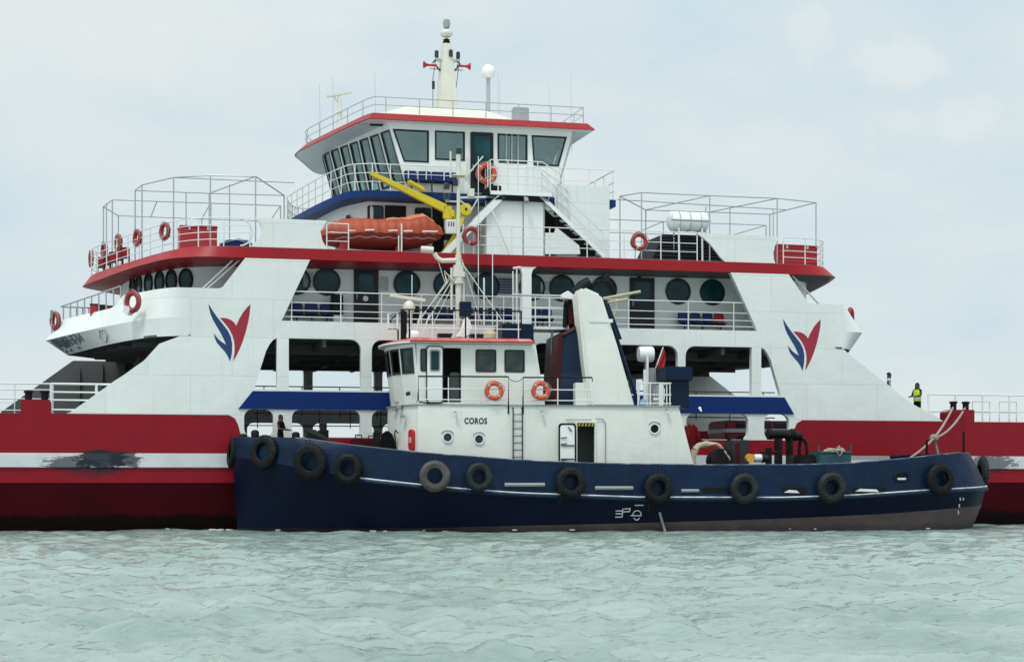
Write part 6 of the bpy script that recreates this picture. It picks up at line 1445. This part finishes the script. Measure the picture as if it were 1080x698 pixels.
# ---- ropes from the tug stern to the ferry bollards
def ropes():
    b1, b2 = A.world(A.x(1005.5, .4), .4, 4.95), A.world(A.x(1018.5, .4), .4, 4.95)
    kn = T.world(*[T.at(985, 462, -.6)[0], -.6, T.at(985, 462, -.6)[1]]); st = T.world(25.0, -3.2, 2.62)
    def sag(a, b, s, n=14): return [a.lerp(b, k/n)-Vector((0, 0, s*4*(k/n)*(1-k/n))) for k in range(n+1)]
    for (a, b, s, lab) in ((kn, b1, .08, 'upper mooring rope rising from the knot to the left bollard'), (kn, b2, .25, 'slack mooring rope from the knot to the right bollard'), (st, kn, .06, 'mooring rope running from the tug bulwark up to the knot'), (kn, T.world(T.at(991, 482, -.6)[0], -.6, 2.7), -.02, 'rope end dropping from the knot to the tug stern')):
        t = empty('mooring_rope', lab, 'rope', a, 0, 'mooring ropes between tug and ferry'); MB().tube([p-a for p in sag(a, b, s)], .045, n=7).build('rope', M_rope, t)
    t = empty('rope_knot', 'lumpy dark knot where the mooring ropes meet above the tug stern', 'knot', kn)
    m = MB()
    for k in range(4): a = k*.8; m.tube([(.13*math.cos(u)*math.cos(a), .12*math.cos(u)*math.sin(a), .12*math.sin(u)) for u in [q*math.pi/6 for q in range(12)]], .05, closed=True)
    m.build('knot', M_rope, t)
ropes()
# ---- gear on the tug after deck
def gear():
    t = onship(T, 'red_tarpaulin', 'bright red tarpaulin slung against the back wall of the tug deckhouse', 'tarpaulin', 17.3, -1.0, 3.3)
    P = [T.at(px, py, -1) for px, py in ((722, 448), (731, 449), (746, 470), (733, 470), (727, 462))]
    rows = []
    for i in range(6):
        u = i/5; a = Vector((lerp(P[0][0], P[4][0], u), 0, lerp(P[0][1], P[4][1]-.3, u))); b = Vector((lerp(P[1][0], P[2][0], u), 0, lerp(P[1][1], P[2][1], u)))
        rows.append([tuple(a.lerp(b, k/7)+Vector((-17.3, .9*u-.5+.06*math.sin(k*2.2+i), -3.3+.04*math.sin(k*1.7)))) for k in range(8)])
    m = MB().grid(rows); m.grid([[(x, y+.5, z-.05) for x, y, z in r] for r in rows]); m.build('sheet', M_redtarp, t, smooth=60)
    t = onship(T, 'canvas_bundle', 'cream canvas bundle draped over the black cable drum', 'canvas', T.x(745, -1.8), -1.9, 3.1)
    pts = [T.at(px, py, -1.9) for px, py in ((733, 474), (738, 470), (745, 468), (753, 468), (760, 471), (766, 478), (771, 487))]
    c0 = T.x(745, -1.8); V = [Vector((x-c0, .02*math.sin(i*2), z-3.1)) for i, (x, z) in enumerate(pts)]
    m = MB(); m.tube(crom(V[:5], 5), .12, n=12, r2=.07); m.tube(crom(V[3:], 5), .055, n=8); m.tube([V[0], V[0]+Vector((-.1, 0, -.35)), V[0]+Vector((0, 0, -.75))], .14, n=10, r2=.1)
    o = m.build('canvas', M_canvas, t, smooth=80)
    for v in o.data.vertices: v.co += noise.noise_vector(v.co*5)*.05
    t = onship(T, 'amber_beacon', 'amber yellow drum lamp lying beside the towing winch', 'lamp', T.x(790, -2.2), -2.3, T.at(790, 483, -2.2)[1])
    MB().lathe([(0, -.1), (.16, -.1), (.17, .1), (.12, .2), (0, .2)], (0, 0, 0), 20, 'Y').build('lens', M_amber, t); MB().lathe([(0, 0), (.15, 0), (.15, .28), (0, .28)], (.18, .05, 0), 16, 'X').build('base', M_tape, t, bevel=.0); MB().lathe([(0, 0), (.16, 0), (.12, .25), (0, .25)], (.48, .05, -.02), 16, 'X').build('dark_cap', M_black, t)
    t = onship(T, 'teal_deck_box', 'teal rust-stained steel box on the after deck with a rope coil on top', 'box', T.x(877, -1.5), -1.4, 1.8)
    x0, x1 = T.x(860, -1.5)-T.x(877, -1.5), T.x(894, -1.5)-T.x(877, -1.5)
    b = MB().box(x0, x1, -.5, .5, 0, 1.18).build('body', M_teal, t, bevel=.03); m = MB(); m.tube([(x0, -.45, 1.18), (x0, -.45, 1.42)], .03); m.tube([(x1, -.45, 1.1), (x1, -.45, 1.48)], .03); m.tube([(x0, -.52, 1.15), (x1, -.52, 1.15)], .03); m.build('frame', M_teal, t)
    m = MB().box(x0-.75, x0-.05, -.3, .3, 0, 1.05); m.build('winch_motor', M_black, t, bevel=.05)
    t = onship(T, 'rope_coil', 'pale rope coil heaped on top of the teal box', 'rope', T.x(880, -1.5), -1.5, 3.0)
    m = MB(); m.tube([((.42-.02*k/6)*math.cos(k*.6), .25*math.sin(k*.6), .01*k/4+.03*math.sin(k*1.9)) for k in range(34)], .03, n=6); m.tube([(-.02, -.3, .12), (.0, -.5, .2), (.12, -.52, -.05), (.02, -.53, -.2), (-.1, -.52, -.03), (.02, -.5, .18)], .025); m.build('coil', M_canvas, t)
    for k, (px, lab) in enumerate(((404, 'red petrol can on the foredeck nearest the deckhouse'), (392, 'second red crate on the foredeck, left of the petrol can'), (378, 'dark red crate on the foredeck beside the windlass'))):
        x, z = T.at(px, 469+(-1)*k, .8); t = onship(T, 'red_crate', lab, 'crate', x, .8, 2.3)
        MB().box(-.26, .26, -.25, .25, 0, z-2.3+.15).build('crate_body', M_funnelred, t, bevel=.03); MB().tube([(-.12, 0, z-2.15), (-.12, 0, z-2.0), (.12, 0, z-2.0), (.12, 0, z-2.15)], .025).build('handle', M_funnelred, t)
gear()

# ---- thin broken foam where the hulls meet the water
def foam():
    rng = random.Random(11); m = MB()
    def blob(c, t, L, w):
        n = Vector((-t.y, t.x, 0)); k = 9
        vs = [c+t*(L*math.cos(2*math.pi*j/k)*rng.uniform(.6, 1.1))+n*(w*math.sin(2*math.pi*j/k)*rng.uniform(.5, 1.2)) for j in range(k)]
        m.add(vs+[v+Vector((0, 0, .03)) for v in vs], [tuple(range(k)), tuple(range(2*k-1, k-1, -1))]+[(j, (j+1) % k, k+(j+1) % k, k+j) for j in range(k)])
    for x in [0.1+.23*k for k in range(122)]:
        if rng.random() < (.30 if x > 27 or x < 3 else .09):
            w = tw(min(x, 29))*flare(x, 1.0); c = T.world(hx(x, 1.0)+(.0), -w-rng.uniform(.05, .45), rng.uniform(.03, .08)); blob(c, Vector((T.c, T.n, 0)), rng.uniform(.03, .13), rng.uniform(.015, .04))
    for k in range(12): c = T.world(-.1-rng.uniform(0, .7), -.6+rng.uniform(-.7, .6), .06); blob(c, Vector((T.c, T.n, 0)), rng.uniform(.04, .2), rng.uniform(.02, .06))
    for x in [-22+.4*k for k in range(120)]:
        if rng.random() < .08 and (x < -10.5 or x > 17.5): c = A.world(x, .6-rng.uniform(0, .5), rng.uniform(.03, .07)); blob(c, Vector((A.c, A.n, 0)), rng.uniform(.04, .14), rng.uniform(.015, .04))
    o = m.build('foam', mat('sea_foam', (.62, .68, .65), .8, var=.15)); o['kind'] = 'stuff'
foam()
